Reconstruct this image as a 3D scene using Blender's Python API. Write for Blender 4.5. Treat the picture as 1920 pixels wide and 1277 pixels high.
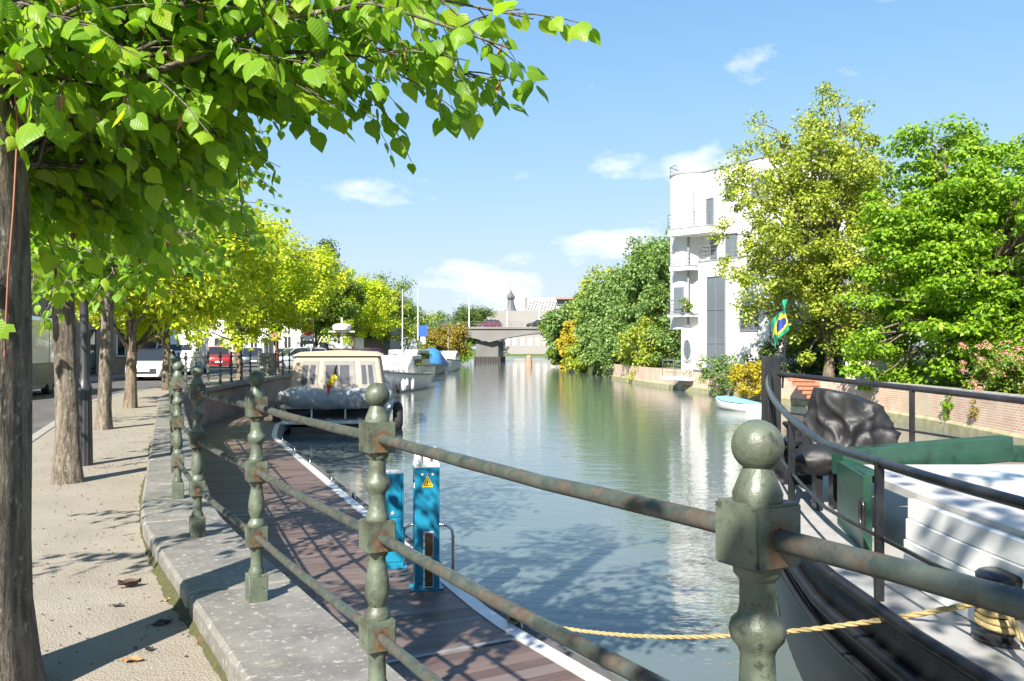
import bpy, bmesh, math, random
import numpy as np
from mathutils import Vector, Matrix
scene = bpy.context.scene
for o in list(bpy.data.objects): bpy.data.objects.remove(o)
COL = scene.collection
RAD = math.radians
# ------------------------------------------------------------------ camera, sky, sun, exposure
EYE = 1.33
cd = bpy.data.cameras.new('camera'); cam = bpy.data.objects.new('camera', cd); COL.objects.link(cam)
cam.location = (0, 0, EYE); cam.rotation_euler = (RAD(90), 0, 0)
cd.lens = 30; cd.sensor_width = 36; cd.shift_y = 14.5/1920; cd.clip_start = .05; cd.clip_end = 3000
scene.camera = cam
SUN_EL, SUN_H = RAD(38), Vector((.38, .925, 0))           # the light travels away and a little to the right
sd = Vector((SUN_H.x*math.cos(SUN_EL), SUN_H.y*math.cos(SUN_EL), -math.sin(SUN_EL)))
sl = bpy.data.lights.new('sun', 'SUN'); sl.energy = 4.6; sl.angle = RAD(.53); sl.color = (1, .94, .84)
so = bpy.data.objects.new('sun', sl); COL.objects.link(so); so.location = (-30, -20, 40)
so.rotation_euler = sd.to_track_quat('-Z', 'Y').to_euler()
w = bpy.data.worlds.new('World'); scene.world = w; w.use_nodes = True
nt = w.node_tree; N = nt.nodes; L = nt.links; N.clear()
sky = N.new('ShaderNodeTexSky'); sky.sky_type = 'NISHITA'; sky.sun_disc = False
sky.sun_elevation = SUN_EL; sky.sun_rotation = math.atan2(-SUN_H.x, -SUN_H.y)
sky.air_density = 1.0; sky.dust_density = .1; sky.ozone_density = 2.5
bg = N.new('ShaderNodeBackground'); bg.inputs[1].default_value = .115
out = N.new('ShaderNodeOutputWorld')
# small fair-weather clouds scattered over the whole sky
tc = N.new('ShaderNodeTexCoord'); mp = N.new('ShaderNodeMapping'); mp.inputs['Scale'].default_value = (1, 1, 2.6)
mp.inputs['Location'].default_value = (3.16, .4, 1.72)
n1 = N.new('ShaderNodeTexNoise'); n1.inputs['Scale'].default_value = 5.2; n1.inputs['Detail'].default_value = 7; n1.inputs['Roughness'].default_value = .55
cr = N.new('ShaderNodeValToRGB'); cr.color_ramp.elements[0].position = .585; cr.color_ramp.elements[1].position = .70
cr.color_ramp.elements[1].color = (.85, .85, .85, 1)
mx = N.new('ShaderNodeMix'); mx.data_type = 'RGBA'; mx.inputs['B'].default_value = (3.6, 3.65, 3.7, 1)
L.new(tc.outputs['Generated'], mp.inputs[0]); L.new(mp.outputs[0], n1.inputs['Vector']); L.new(n1.outputs[0], cr.inputs[0])
sp = N.new('ShaderNodeSeparateXYZ'); cb = N.new('ShaderNodeCombineXYZ'); gn = N.new('ShaderNodeVectorMath'); gn.operation = 'MULTIPLY'; gn.inputs[1].default_value = (.56, .74, 1.22); L.new(sky.outputs[0], gn.inputs[0]); L.new(gn.outputs[0], sp.inputs[0])
for k, lim in enumerate((2.65, 2.85, 3.15)):                   # clear air: soft shoulder on the bright horizon
    d = N.new('ShaderNodeMath'); d.operation = 'DIVIDE'; d.inputs[1].default_value = lim; L.new(sp.outputs[k], d.inputs[0])
    q = N.new('ShaderNodeMath'); q.operation = 'MULTIPLY_ADD'; q.inputs[2].default_value = 1; L.new(d.outputs[0], q.inputs[0]); L.new(d.outputs[0], q.inputs[1])
    r = N.new('ShaderNodeMath'); r.operation = 'SQRT'; L.new(q.outputs[0], r.inputs[0])
    e = N.new('ShaderNodeMath'); e.operation = 'DIVIDE'; L.new(sp.outputs[k], e.inputs[0]); L.new(r.outputs[0], e.inputs[1]); L.new(e.outputs[0], cb.inputs[k])
L.new(cr.outputs[0], mx.inputs['Factor']); L.new(cb.outputs[0], mx.inputs['A']); L.new(mx.outputs['Result'], bg.inputs[0]); L.new(bg.outputs[0], out.inputs[0])
vs = scene.view_settings; vs.view_transform = 'Standard'; vs.look = 'None'; vs.gamma = 1; vs.exposure = 1.6
try: vs.use_curve_mapping = False
except Exception: pass

# ------------------------------------------------------------------ helpers
def at(px, py, d): return Vector(((px-960)/1600*d, d, EYE-(py-653)/1600*d))
def tag(o, label=None, cat=None, group=None, kind=None):
    for k, v in (('label', label), ('category', cat), ('group', group), ('kind', kind)):
        if v: o[k] = v
    return o
def thing(name, label, cat, loc=(0, 0, 0), rz=0, group=None):
    o = bpy.data.objects.new(name, None); COL.objects.link(o); o.empty_display_size = .2
    o.location = loc; o.rotation_euler = (0, 0, rz)
    return tag(o, label, cat, group)
def child(name, me, parent, loc=(0, 0, 0), rot=(0, 0, 0), scale=None):
    o = bpy.data.objects.new(name, me); COL.objects.link(o); o.parent = parent
    o.location = loc; o.rotation_euler = rot
    if scale: o.scale = scale
    return o
def copy_tree(o, parent=None):
    c = o.copy(); COL.objects.link(c); c.parent = parent
    for ch in o.children: copy_tree(ch, c)
    return c
class MB:
    def __init__(s): s.v = []; s.f = []; s.m = []; s.cur = 0
    def mat(s, i): s.cur = i; return s
    def add(s, vs, fs):
        b = len(s.v); s.v += [tuple(p) for p in vs]
        for f in fs: s.f.append(tuple(b+i for i in f)); s.m.append(s.cur)
        return s
    def box(s, c, d, rz=0, ry=0, top=1.0):
        hx, hy, hz = d[0]/2, d[1]/2, d[2]/2; P = []
        mt = Matrix.Rotation(rz, 3, 'Z') @ Matrix.Rotation(ry, 3, 'Y')
        for z in (-1, 1):
            k = top if z > 0 else 1
            for x, y in ((-1, -1), (1, -1), (1, 1), (-1, 1)): P.append(mt @ Vector((x*hx*k, y*hy*k, z*hz)) + Vector(c))
        return s.add(P, [(3, 2, 1, 0), (4, 5, 6, 7), (0, 1, 5, 4), (1, 2, 6, 5), (2, 3, 7, 6), (3, 0, 4, 7)])
    def bar(s, a, b, wd, th, up=(0, 0, 1)):
        a, b = Vector(a), Vector(b); t = (b-a).normalized(); u = Vector(up)
        if abs(t.dot(u)) > .98: u = Vector((1, 0, 0))
        sd_ = t.cross(u).normalized(); u = sd_.cross(t)
        P = [p + sd_*x*wd/2 + u*z*th/2 for p in (a, b) for x, z in ((-1, -1), (1, -1), (1, 1), (-1, 1))]
        return s.add(P, [(0, 1, 2, 3), (7, 6, 5, 4), (0, 4, 5, 1), (1, 5, 6, 2), (2, 6, 7, 3), (3, 7, 4, 0)])
    def tube(s, pts, r, n=8, caps=True, closed=False):
        pts = [Vector(p) for p in pts]; k = len(pts)
        rs = r if isinstance(r, (list, tuple)) else [r]*k
        u = None; P = []
        for i, p in enumerate(pts):
            if closed: t = pts[(i+1) % k]-pts[i-1]
            else: t = pts[min(i+1, k-1)]-pts[max(i-1, 0)]
            t.normalize()
            if u is None: u = t.cross(Vector((0, 0, 1)) if abs(t.z) < .9 else Vector((1, 0, 0)))
            u = (u - t*u.dot(t)).normalized(); v = t.cross(u)
            for j in range(n):
                a = 2*math.pi*j/n; P.append(p + (u*math.cos(a)+v*math.sin(a))*rs[i])
        F = [(i*n+j, i*n+(j+1) % n, ((i+1) % k)*n+(j+1) % n, ((i+1) % k)*n+j) for i in range(k if closed else k-1) for j in range(n)]
        if caps and not closed: F += [tuple(range(n-1, -1, -1)), tuple(range((k-1)*n, k*n))]
        return s.add(P, F)
    def lathe(s, prof, n=16, c=(0, 0, 0), caps=True):
        P = [(c[0]+r*math.cos(2*math.pi*j/n), c[1]+r*math.sin(2*math.pi*j/n), c[2]+z) for r, z in prof for j in range(n)]
        k = len(prof); F = [(i*n+j, i*n+(j+1) % n, (i+1)*n+(j+1) % n, (i+1)*n+j) for i in range(k-1) for j in range(n)]
        if caps: F += [tuple(range(n-1, -1, -1)), tuple(range((k-1)*n, k*n))]
        return s.add(P, F)
    def loft(s, rings, caps=True, closed=True):
        n = len(rings[0]); P = [p for r in rings for p in r]; k = len(rings); m = n if closed else n-1
        F = [(i*n+j, i*n+(j+1) % n, (i+1)*n+(j+1) % n, (i+1)*n+j) for i in range(k-1) for j in range(m)]
        if caps: F += [tuple(range(n-1, -1, -1)), tuple(range((k-1)*n, k*n))]
        return s.add(P, F)
    def prism(s, poly, z0, z1):
        n = len(poly); P = [(x, y, z0) for x, y in poly]+[(x, y, z1) for x, y in poly]
        ar = sum(poly[i][0]*poly[(i+1) % n][1]-poly[(i+1) % n][0]*poly[i][1] for i in range(n))
        F = [(i, (i+1) % n, n+(i+1) % n, n+i) for i in range(n)]+[tuple(range(n-1, -1, -1)), tuple(range(n, 2*n))]
        if ar < 0: F = [tuple(reversed(f)) for f in F]
        return s.add(P, F)
    def mesh(s, name, mats, smooth=None, bevel=0, off=None, seg=1, recalc=True):
        me = bpy.data.meshes.new(name)
        vs = s.v if off is None else [(x-off[0], y-off[1], z-off[2]) for x, y, z in s.v]
        me.from_pydata(vs, [], s.f)
        for m in (mats if isinstance(mats, (list, tuple)) else [mats]): me.materials.append(m)
        me.polygons.foreach_set('material_index', s.m)
        if recalc or bevel:
            bm = bmesh.new(); bm.from_mesh(me)
            if recalc: bmesh.ops.recalc_face_normals(bm, faces=bm.faces)
            if bevel: bmesh.ops.bevel(bm, geom=[e for e in bm.edges if e.is_manifold and e.calc_face_angle(0) > .6], offset=bevel, segments=seg, affect='EDGES', clamp_overlap=True)
            bm.to_mesh(me); bm.free()
        if smooth is not None:
            me.polygons.foreach_set('use_smooth', [True]*len(me.polygons))
            me.set_sharp_from_angle(angle=RAD(smooth))
        me.update(); return me
    def build(s, name, mats, parent=None, smooth=None, bevel=0, world=False, seg=1, recalc=True):
        off = tuple(parent.location) if (world and parent) else None
        me = s.mesh(name, mats, smooth, bevel, off, seg, recalc)
        o = bpy.data.objects.new(name, me); COL.objects.link(o); o.parent = parent
        return o
def struct(name, mb, mat, **k): return tag(mb.build(name, mat, **k), kind='structure')

# ------------------------------------------------------------------ materials
MATS = {}
def newmat(name):
    m = bpy.data.materials.new(name); m.use_nodes = True; nt = m.node_tree
    b = nt.nodes['Principled BSDF']; return m, nt, b
def coords(nt, stretch=(1, 1, 1), rnd=True):
    tc = nt.nodes.new('ShaderNodeTexCoord'); mp = nt.nodes.new('ShaderNodeMapping'); mp.inputs['Scale'].default_value = stretch
    nt.links.new(tc.outputs['Object'], mp.inputs[0])
    if rnd:
        oi = nt.nodes.new('ShaderNodeObjectInfo'); ml = nt.nodes.new('ShaderNodeMath'); ml.operation = 'MULTIPLY'; ml.inputs[1].default_value = 41
        nt.links.new(oi.outputs['Random'], ml.inputs[0]); nt.links.new(ml.outputs[0], mp.inputs['Location'])
    return mp.outputs[0]
def noise(nt, vec, scale, detail=4, rough=.55):
    n = nt.nodes.new('ShaderNodeTexNoise'); n.inputs['Scale'].default_value = scale; n.inputs['Detail'].default_value = detail; n.inputs['Roughness'].default_value = rough
    nt.links.new(vec, n.inputs['Vector']); return n.outputs[0]
def ramp(nt, fac, stops):
    r = nt.nodes.new('ShaderNodeValToRGB'); e = r.color_ramp.elements
    while len(e) < len(stops): e.new(.5)
    for k, (p, c) in enumerate(stops): e[k].position = p; e[k].color = (*c, 1) if len(c) == 3 else c
    nt.links.new(fac, r.inputs[0]); return r.outputs[0]
def mixc(nt, fac, a, b, mode='MIX'):
    m = nt.nodes.new('ShaderNodeMix'); m.data_type = 'RGBA'; m.blend_type = mode
    for k, v in (('Factor', fac), ('A', a), ('B', b)):
        if isinstance(v, (int, float)): m.inputs[k].default_value = v
        elif isinstance(v, tuple): m.inputs[k].default_value = (*v, 1)
        else: nt.links.new(v, m.inputs[k])
    return m.outputs['Result']
def bump(nt, b, h, strength=.3, dist=.01):
    n = nt.nodes.new('ShaderNodeBump'); n.inputs['Strength'].default_value = strength; n.inputs['Distance'].default_value = dist
    nt.links.new(h, n.inputs['Height'])
    if b.inputs['Normal'].links: nt.links.new(b.inputs['Normal'].links[0].from_socket, n.inputs['Normal'])
    nt.links.new(n.outputs[0], b.inputs['Normal'])
def S(name, c1, c2=None, scale=6, rough=.6, bm=.15, bscale=50, bdist=.004, metal=0, stretch=(1, 1, 1), dirt=None, dscale=2.5, dpos=(.52, .7), coat=0):
    """plain surface: two tones by noise, optional dirt tone in patches, fine relief"""
    if name in MATS: return MATS[name]
    m, nt, b = newmat(name); v = coords(nt, stretch)
    c2 = c2 or tuple(x*.78 for x in c1)
    c = ramp(nt, noise(nt, v, scale, 5), [(.3, c2), (.7, c1)])
    if dirt: c = mixc(nt, ramp(nt, noise(nt, v, dscale, 7, .65), [(dpos[0], (0, 0, 0)), (dpos[1], (1, 1, 1))]), c, dirt)
    nt.links.new(c, b.inputs['Base Color']); b.inputs['Roughness'].default_value = rough; b.inputs['Metallic'].default_value = metal
    if coat: b.inputs['Coat Weight'].default_value = coat; b.inputs['Coat Roughness'].default_value = .08
    if bm: bump(nt, b, noise(nt, v, bscale, 4), bm, bdist)
    MATS[name] = m; return m
def glass(name, c=(.02, .025, .03), rough=.04):
    if name in MATS: return MATS[name]
    m, nt, b = newmat(name); b.inputs['Base Color'].default_value = (*c, 1); b.inputs['Roughness'].default_value = rough; b.inputs['IOR'].default_value = 1.6
    MATS[name] = m; return m
def brick(name, c1, c2, mortar, bw=.21, bh=.065, vert='XZ', dirt=None, mort=.012):
    if name in MATS: return MATS[name]
    m, nt, b = newmat(name)
    tc = nt.nodes.new('ShaderNodeTexCoord'); sx = nt.nodes.new('ShaderNodeSeparateXYZ'); cx = nt.nodes.new('ShaderNodeCombineXYZ')
    nt.links.new(tc.outputs['Object'], sx.inputs[0])
    ad = nt.nodes.new('ShaderNodeMath'); ad.operation = 'ADD'
    if vert == 'SUM': nt.links.new(sx.outputs[0], ad.inputs[0]); nt.links.new(sx.outputs[1], ad.inputs[1])
    else: nt.links.new(sx.outputs[0 if vert == 'XZ' else 1], ad.inputs[0]); ad.inputs[1].default_value = 0
    nt.links.new(ad.outputs[0], cx.inputs[0]); nt.links.new(sx.outputs[2], cx.inputs[1])
    t = nt.nodes.new('ShaderNodeTexBrick'); nt.links.new(cx.outputs[0], t.inputs['Vector'])
    t.inputs['Scale'].default_value = 1; t.inputs['Brick Width'].default_value = bw; t.inputs['Row Height'].default_value = bh; t.inputs['Mortar Size'].default_value = mort
    t.inputs['Color1'].default_value = (*c1, 1); t.inputs['Color2'].default_value = (*c2, 1); t.inputs['Mortar'].default_value = (*mortar, 1); t.inputs['Bias'].default_value = -.1
    v = coords(nt, rnd=False); c = mixc(nt, .35, t.outputs['Color'], ramp(nt, noise(nt, v, 1.3, 6), [(.3, (.25, .22, .2)), (.7, (.8, .75, .7))]), 'OVERLAY')
    if dirt: c = mixc(nt, ramp(nt, noise(nt, v, .8, 7, .7), [(.5, (0, 0, 0)), (.68, (.85, .85, .85))]), c, dirt)
    nt.links.new(c, b.inputs['Base Color']); b.inputs['Roughness'].default_value = .85
    iv = nt.nodes.new('ShaderNodeMath'); iv.operation = 'SUBTRACT'; iv.inputs[0].default_value = 1; nt.links.new(t.outputs['Fac'], iv.inputs[1])
    bump(nt, b, iv.outputs[0], .6, .01); MATS[name] = m; return m
def leafmat(name, stops, trans=.35, rough=.45, veins=False):
    if name in MATS: return MATS[name]
    m, nt, b = newmat(name)
    g = nt.nodes.new('ShaderNodeNewGeometry'); oi = nt.nodes.new('ShaderNodeObjectInfo')
    ad = nt.nodes.new('ShaderNodeMath'); ad.operation = 'ADD'; fr = nt.nodes.new('ShaderNodeMath'); fr.operation = 'FRACT'
    nt.links.new(g.outputs['Random Per Island'], ad.inputs[0]); nt.links.new(oi.outputs['Random'], ad.inputs[1]); nt.links.new(ad.outputs[0], fr.inputs[0])
    v = coords(nt, rnd=False)
    mm = nt.nodes.new('ShaderNodeMath'); mm.operation = 'MULTIPLY_ADD'; mm.inputs[1].default_value = .5
    nt.links.new(fr.outputs[0], mm.inputs[0])
    m2 = nt.nodes.new('ShaderNodeMath'); m2.operation = 'MULTIPLY'; m2.inputs[1].default_value = .5; nt.links.new(noise(nt, v, .7, 3), m2.inputs[0]); nt.links.new(m2.outputs[0], mm.inputs[2])
    c = ramp(nt, mm.outputs[0], stops)
    if veins:
        uv = nt.nodes.new('ShaderNodeUVMap'); sx = nt.nodes.new('ShaderNodeSeparateXYZ'); nt.links.new(uv.outputs[0], sx.inputs[0])
        def mth(op, *xs):
            q = nt.nodes.new('ShaderNodeMath'); q.operation = op
            for k, x in enumerate(xs):
                if isinstance(x, (int, float)): q.inputs[k].default_value = x
                else: nt.links.new(x, q.inputs[k])
            return q.outputs[0]
        av = mth('ABSOLUTE', sx.outputs[1]); sv = mth('SINE', mth('MULTIPLY', mth('SUBTRACT', sx.outputs[0], mth('MULTIPLY', av, .85)), 38))
        vn = mth('MAXIMUM', ramp(nt, sv, [(.90, (0, 0, 0)), (1, (.4, .4, .4))]), ramp(nt, av, [(.008, (1, 1, 1)), (.03, (0, 0, 0))]))
        c = mixc(nt, vn, c, mixc(nt, .35, c, (.42, .5, .12)))
        br = mth('MULTIPLY', ramp(nt, noise(nt, v, 7, 5, .7), [(.58, (0, 0, 0)), (.66, (1, 1, 1))]), ramp(nt, av, [(.2, (0, 0, 0)), (.42, (1, 1, 1))])); c = mixc(nt, br, c, (.26, .17, .05))
        bump(nt, b, sv, .2, .002)
    nt.links.new(c, b.inputs['Base Color']); b.inputs['Roughness'].default_value = rough; b.inputs['Specular IOR Level'].default_value = .35
    tr = nt.nodes.new('ShaderNodeBsdfTranslucent'); tcn = mixc(nt, 1.0, c, (1.25, 1.3, .45), 'MULTIPLY'); nt.links.new(tcn, tr.inputs[0])
    ms = nt.nodes.new('ShaderNodeMixShader'); ms.inputs[0].default_value = trans
    nt.links.new(b.outputs[0], ms.inputs[1]); nt.links.new(tr.outputs[0], ms.inputs[2])
    nt.links.new(ms.outputs[0], nt.nodes['Material Output'].inputs[0]); MATS[name] = m; return m
def barkmat(name, c1, c2, lichen, sc=1.0):
    if name in MATS: return MATS[name]
    m, nt, b = newmat(name); v = coords(nt, (1, 1, .22))
    r1 = noise(nt, v, 26*sc, 6, .65); r2 = noise(nt, v, 70*sc, 4, .6)
    c = ramp(nt, r1, [(.36, c2), (.62, c1)])
    v2 = coords(nt, (1, 1, .7)); c = mixc(nt, ramp(nt, noise(nt, v2, 34*sc, 5, .7), [(.56, (0, 0, 0)), (.68, (.75, .75, .75))]), c, lichen)
    c = mixc(nt, ramp(nt, noise(nt, v2, 2.2, 4), [(.45, (0, 0, 0)), (.75, (.6, .6, .6))]), c, tuple(x*.5 for x in c2))
    nt.links.new(c, b.inputs['Base Color']); b.inputs['Roughness'].default_value = .9
    bump(nt, b, r1, 1, .03); bump(nt, b, r2, .6, .008); MATS[name] = m; return m

M_IRON = None
def ironmat(joint=False):
    m, nt, b = newmat('green_paint_joint' if joint else 'green_paint'); v = coords(nt)
    c = ramp(nt, noise(nt, v, 9, 5), [(.3, (.066, .084, .06)), (.7, (.115, .135, .095))])
    c = mixc(nt, ramp(nt, noise(nt, v, 5, 8, .7), [(.49, (0, 0, 0)), (.62, (.85, .85, .85))]), c, (.038, .036, .022))
    c = mixc(nt, ramp(nt, noise(nt, v, 38, 6, .7), [(.57, (0, 0, 0)), (.63, (.8, .8, .8))]), c, (.028, .03, .022))
    if joint:      # rust weeping from where the rails enter the block
        tc = nt.nodes.new('ShaderNodeTexCoord'); sx = nt.nodes.new('ShaderNodeSeparateXYZ'); nt.links.new(tc.outputs['Object'], sx.inputs[0])
        def mth(op, *xs):
            q = nt.nodes.new('ShaderNodeMath'); q.operation = op
            for k, x in enumerate(xs):
                if isinstance(x, (int, float)): q.inputs[k].default_value = x
                else: nt.links.new(x, q.inputs[k])
            return q.outputs[0]
        ay = mth('ABSOLUTE', sx.outputs[1]); dz = mth('MAXIMUM', sx.outputs[2], mth('MULTIPLY', sx.outputs[2], -.45))
        rr = mth('SQRT', mth('ADD', mth('MULTIPLY', ay, ay), mth('MULTIPLY', dz, dz)))
        rr = mth('ADD', rr, mth('MULTIPLY', mth('SUBTRACT', noise(nt, v, 60, 5, .7), .5), .035)); ax = mth('GREATER_THAN', mth('ABSOLUTE', sx.outputs[0]), .040)
        f = mth('MULTIPLY', ax, ramp(nt, rr, [(.018, (1, 1, 1)), (.034, (0, 0, 0))]))
        c = mixc(nt, f, c, ramp(nt, noise(nt, v, 50, 4), [(.3, (.05, .03, .018)), (.7, (.15, .08, .035))]))
    nt.links.new(c, b.inputs['Base Color']); b.inputs['Roughness'].default_value = .45
    bump(nt, b, noise(nt, v, 28, 5), .6, .006); bump(nt, b, noise(nt, v, 150, 3), .5, .0015); return m
def rustmat():
    m, nt, b = newmat('rusty_paint'); v = coords(nt)
    f = noise(nt, v, 14, 8, .72)
    pc = ramp(nt, noise(nt, v, 20, 5), [(.3, (.026, .036, .032)), (.7, (.068, .082, .068))])
    rc = ramp(nt, noise(nt, v, 45, 5), [(.3, (.035, .027, .02)), (.7, (.085, .056, .038))])
    k = ramp(nt, f, [(.48, (0, 0, 0)), (.60, (.85, .85, .85))]); c = mixc(nt, k, pc, rc)
    nt.links.new(c, b.inputs['Base Color']); nt.links.new(ramp(nt, f, [(.47, (.28,)*3), (.55, (.8,)*3)]), b.inputs['Roughness'])
    bump(nt, b, f, .5, .006); bump(nt, b, noise(nt, v, 120, 4), .4, .002); return m
M_IRON, M_JOINT, M_RUST = ironmat(), ironmat(True), rustmat()
M_WHITE = S('white_paint', (.78, .78, .76), (.7, .7, .68), 4, .35, .05, 30, dirt=(.5, .48, .42), dscale=3, dpos=(.62, .85))
M_BLACK = S('black_paint', (.012, .012, .014), (.025, .025, .028), 8, .25, .35, 40, .006)
M_RUBBER = S('rubber', (.015, .015, .016), (.03, .03, .03), 8, .7)
M_STEEL = S('stainless_steel', (.6, .6, .6), (.5, .5, .5), 10, .25, .03, metal=1)
M_GLASS = glass('window_glass')
M_GREYM = S('grey_metal', (.16, .17, .18), (.12, .125, .13), 5, .45, .05)
M_ROPE = S('rope_fibre', (.45, .35, .16), (.33, .25, .11), 30, .9, .9, 160, .01, stretch=(1, 1, 1))
# ------------------------------------------------------------------ lines of the quays
def chaikin(p, n=2):
    for _ in range(n):
        q = [p[0]]
        for a, b in zip(p, p[1:]): q += [(a[0]*.75+b[0]*.25, a[1]*.75+b[1]*.25), (a[0]*.25+b[0]*.75, a[1]*.25+b[1]*.75)]
        p = q+[p[-1]]
    return p
def corners(p, r=1.6):
    q = [p[0]]
    for a, b, c in zip(p, p[1:], p[2:]):
        a, b, c = map(np.array, (a, b, c)); q += [tuple(b+(a-b)/np.hypot(*(a-b))*r), tuple(b), tuple(b+(c-b)/np.hypot(*(c-b))*r)]
    return q+[p[-1]]
class Line:
    def __init__(s, pts, step=.5):
        s.p = np.array(pts, float); d = np.hypot(*np.diff(s.p, axis=0).T); s.s = np.concatenate([[0], np.cumsum(d)]); s.len = s.s[-1]
    def pos(s, t): return np.array([np.interp(t, s.s, s.p[:, 0]), np.interp(t, s.s, s.p[:, 1])])
    def tan(s, t): d = s.pos(min(t+.4, s.len))-s.pos(max(t-.4, 0)); return d/np.hypot(*d)
    def off(s, t, o): tx, ty = s.tan(t); return s.pos(t)+o*np.array([ty, -tx])
    def at_y(s, y): return float(np.interp(y, s.p[:, 1], s.s))
    def strip(s, o0, o1, t0, t1, step=1.0):
        n = max(2, int((t1-t0)/step)+1); ts = np.linspace(t0, t1, n)
        return [s.off(t, o0) for t in ts], [s.off(t, o1) for t in ts]
Q = Line(chaikin(corners([(4.4, -5.73), (-2.40, 6.15), (-8.6, 21.5), (-9.6, 25.5), (-10.4, 34.5), (-11.6, 55), (-13, 95), (-13, 150), (-16, 330)])))
RB = Line(chaikin([(12.0, -14), (12.6, 6), (13.4, 20), (14.4, 32), (12.6, 43), (10.9, 53), (9.4, 62), (8, 90), (6.8, 115), (8, 155), (13, 220), (20, 330)]))
def sheet(name, A, B, z, mat, zB=None):
    mb = MB(); n = len(A); zB = z if zB is None else zB
    mb.add([(a[0], a[1], z) for a in A]+[(b[0], b[1], zB) for b in B], [(i, i+1, n+i+1, n+i) for i in range(n-1)])
    o = struct(name, mb, mat, recalc=False)
    if o.data.polygons[0].normal.z < 0: o.data.flip_normals()
    return o
# ground materials
def gravelmat():
    m, nt, b = newmat('pale_gravel'); v = coords(nt, rnd=False)
    c = ramp(nt, noise(nt, v, 130, 4, .8), [(.30, (.05, .042, .032)), (.42, (.20, .175, .14)), (.6, (.30, .27, .22)), (.75, (.44, .41, .36))])
    c = mixc(nt, ramp(nt, noise(nt, v, 1.7, 5), [(.35, (0, 0, 0)), (.75, (.55, .55, .55))]), c, (.17, .145, .11))
    nt.links.new(c, b.inputs['Base Color']); b.inputs['Roughness'].default_value = .95
    vo = nt.nodes.new('ShaderNodeTexVoronoi'); vo.inputs['Scale'].default_value = 95; nt.links.new(v, vo.inputs['Vector'])
    bump(nt, b, vo.outputs['Distance'], .7, .006); bump(nt, b, noise(nt, v, 4, 5), .5, .03); return m
M_GRAVEL = gravelmat()
M_ASPH = S('asphalt', (.095, .09, .088), (.06, .058, .057), 1.2, .8, .5, 150, .004, dirt=(.13, .115, .10), dscale=.5)
M_STONE = S('blue_stone', (.20, .19, .168), (.11, .105, .098), 5, .6, .6, 90, .004, dirt=(.32, .30, .265), dscale=26, dpos=(.56, .66))
M_KERB = S('kerb_stone', (.3, .28, .25), (.2, .19, .17), 6, .85, .4, 60)
M_EARTH = S('earth', (.12, .1, .06), (.07, .08, .03), 1.5, .95, .5, 20, .03)
M_GRASS = S('grass_ground', (.09, .13, .03), (.05, .08, .02), 3, .95, .8, 60, .04)
M_MOSS = S('moss', (.075, .08, .022), (.045, .042, .016), 30, .95, .9, 120, .01)
M_BRICKQ = brick('old_quay_brick', (.25, .14, .10), (.32, .20, .145), (.30, .27, .23), dirt=(.15, .15, .08), vert='YZ')
M_BRICKR = brick('pale_red_brick', (.50, .27, .19), (.58, .38, .28), (.60, .53, .44), .23, .075, 'YZ', dirt=(.50, .44, .32), mort=.016)
# land
def land(name, line, o, side, z, mat):
    t = np.linspace(0, line.len, 90); A = [line.off(x, o) for x in t]
    far = [(side*900, a[1]) for a in A]; mb = MB(); n = len(A)
    poly = [tuple(a) for a in A]+[(side*900, A[-1][1]), (side*900, A[0][1])]
    mb.prism(poly, -3, z); return struct(name, mb, mat)
land('land', Q, .02, -1, -.14, M_EARTH)
land('land', RB, .30, 1, -.12, M_GRASS)
mb = MB(); mb.prism([(-1500, 329), (1500, 329), (1500, 2600), (-1500, 2600)], -3, -.1); struct('hills', mb, M_GRASS)
mb = MB(); mb.add([(-3000, -400, -3.2), (3000, -400, -3.2), (3000, 3000, -3.2), (-3000, 3000, -3.2)], [(0, 1, 2, 3)]); struct('ground', mb, M_EARTH)
def watermat():
    m, nt, b = newmat('canal_water'); v = coords(nt, (1, 1, 1), False)
    b.inputs['Base Color'].default_value = (.10, .125, .12, 1); b.inputs['Roughness'].default_value = .04; b.inputs['IOR'].default_value = 1.45
    wv = coords(nt, (.8, 1.5, 1), False)
    bump(nt, b, noise(nt, wv, 2.6, 3, .5), .38, .022); bump(nt, b, noise(nt, wv, .45, 2), .25, .04); bump(nt, b, noise(nt, wv, 9, 2), .35, .006)
    return m
M_WATER = watermat()
mb = MB(); mb.add([(-30, -25, -1.33), (40, -25, -1.33), (40, 329, -1.33), (-30, 329, -1.33)], [(0, 1, 2, 3)]); struct('water', mb, M_WATER, recalc=False)
tY = Q.at_y
A, B = Q.strip(-1.86, -.20, 0, tY(120)); sheet('path', A, B, 0.0, M_GRAVEL)
A, B = Q.strip(-26, -1.95, 0, tY(140), 2); sheet('road', A, B, -.105, M_ASPH)
# kerb
kb = tag(bpy.data.objects.new('kerb', None), kind='structure'); COL.objects.link(kb)
t = .0
while t < tY(75):
    mb = MB(); a0, a1 = Q.off(t+.006, -2.0), Q.off(t+.006, -1.84); b0, b1 = Q.off(t+.994, -2.0), Q.off(t+.994, -1.84)
    mb.prism([a0, a1, b1, b0], -.3, .012); mb.build('kerb_stone', M_KERB, kb, bevel=.01); t += 1
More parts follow.
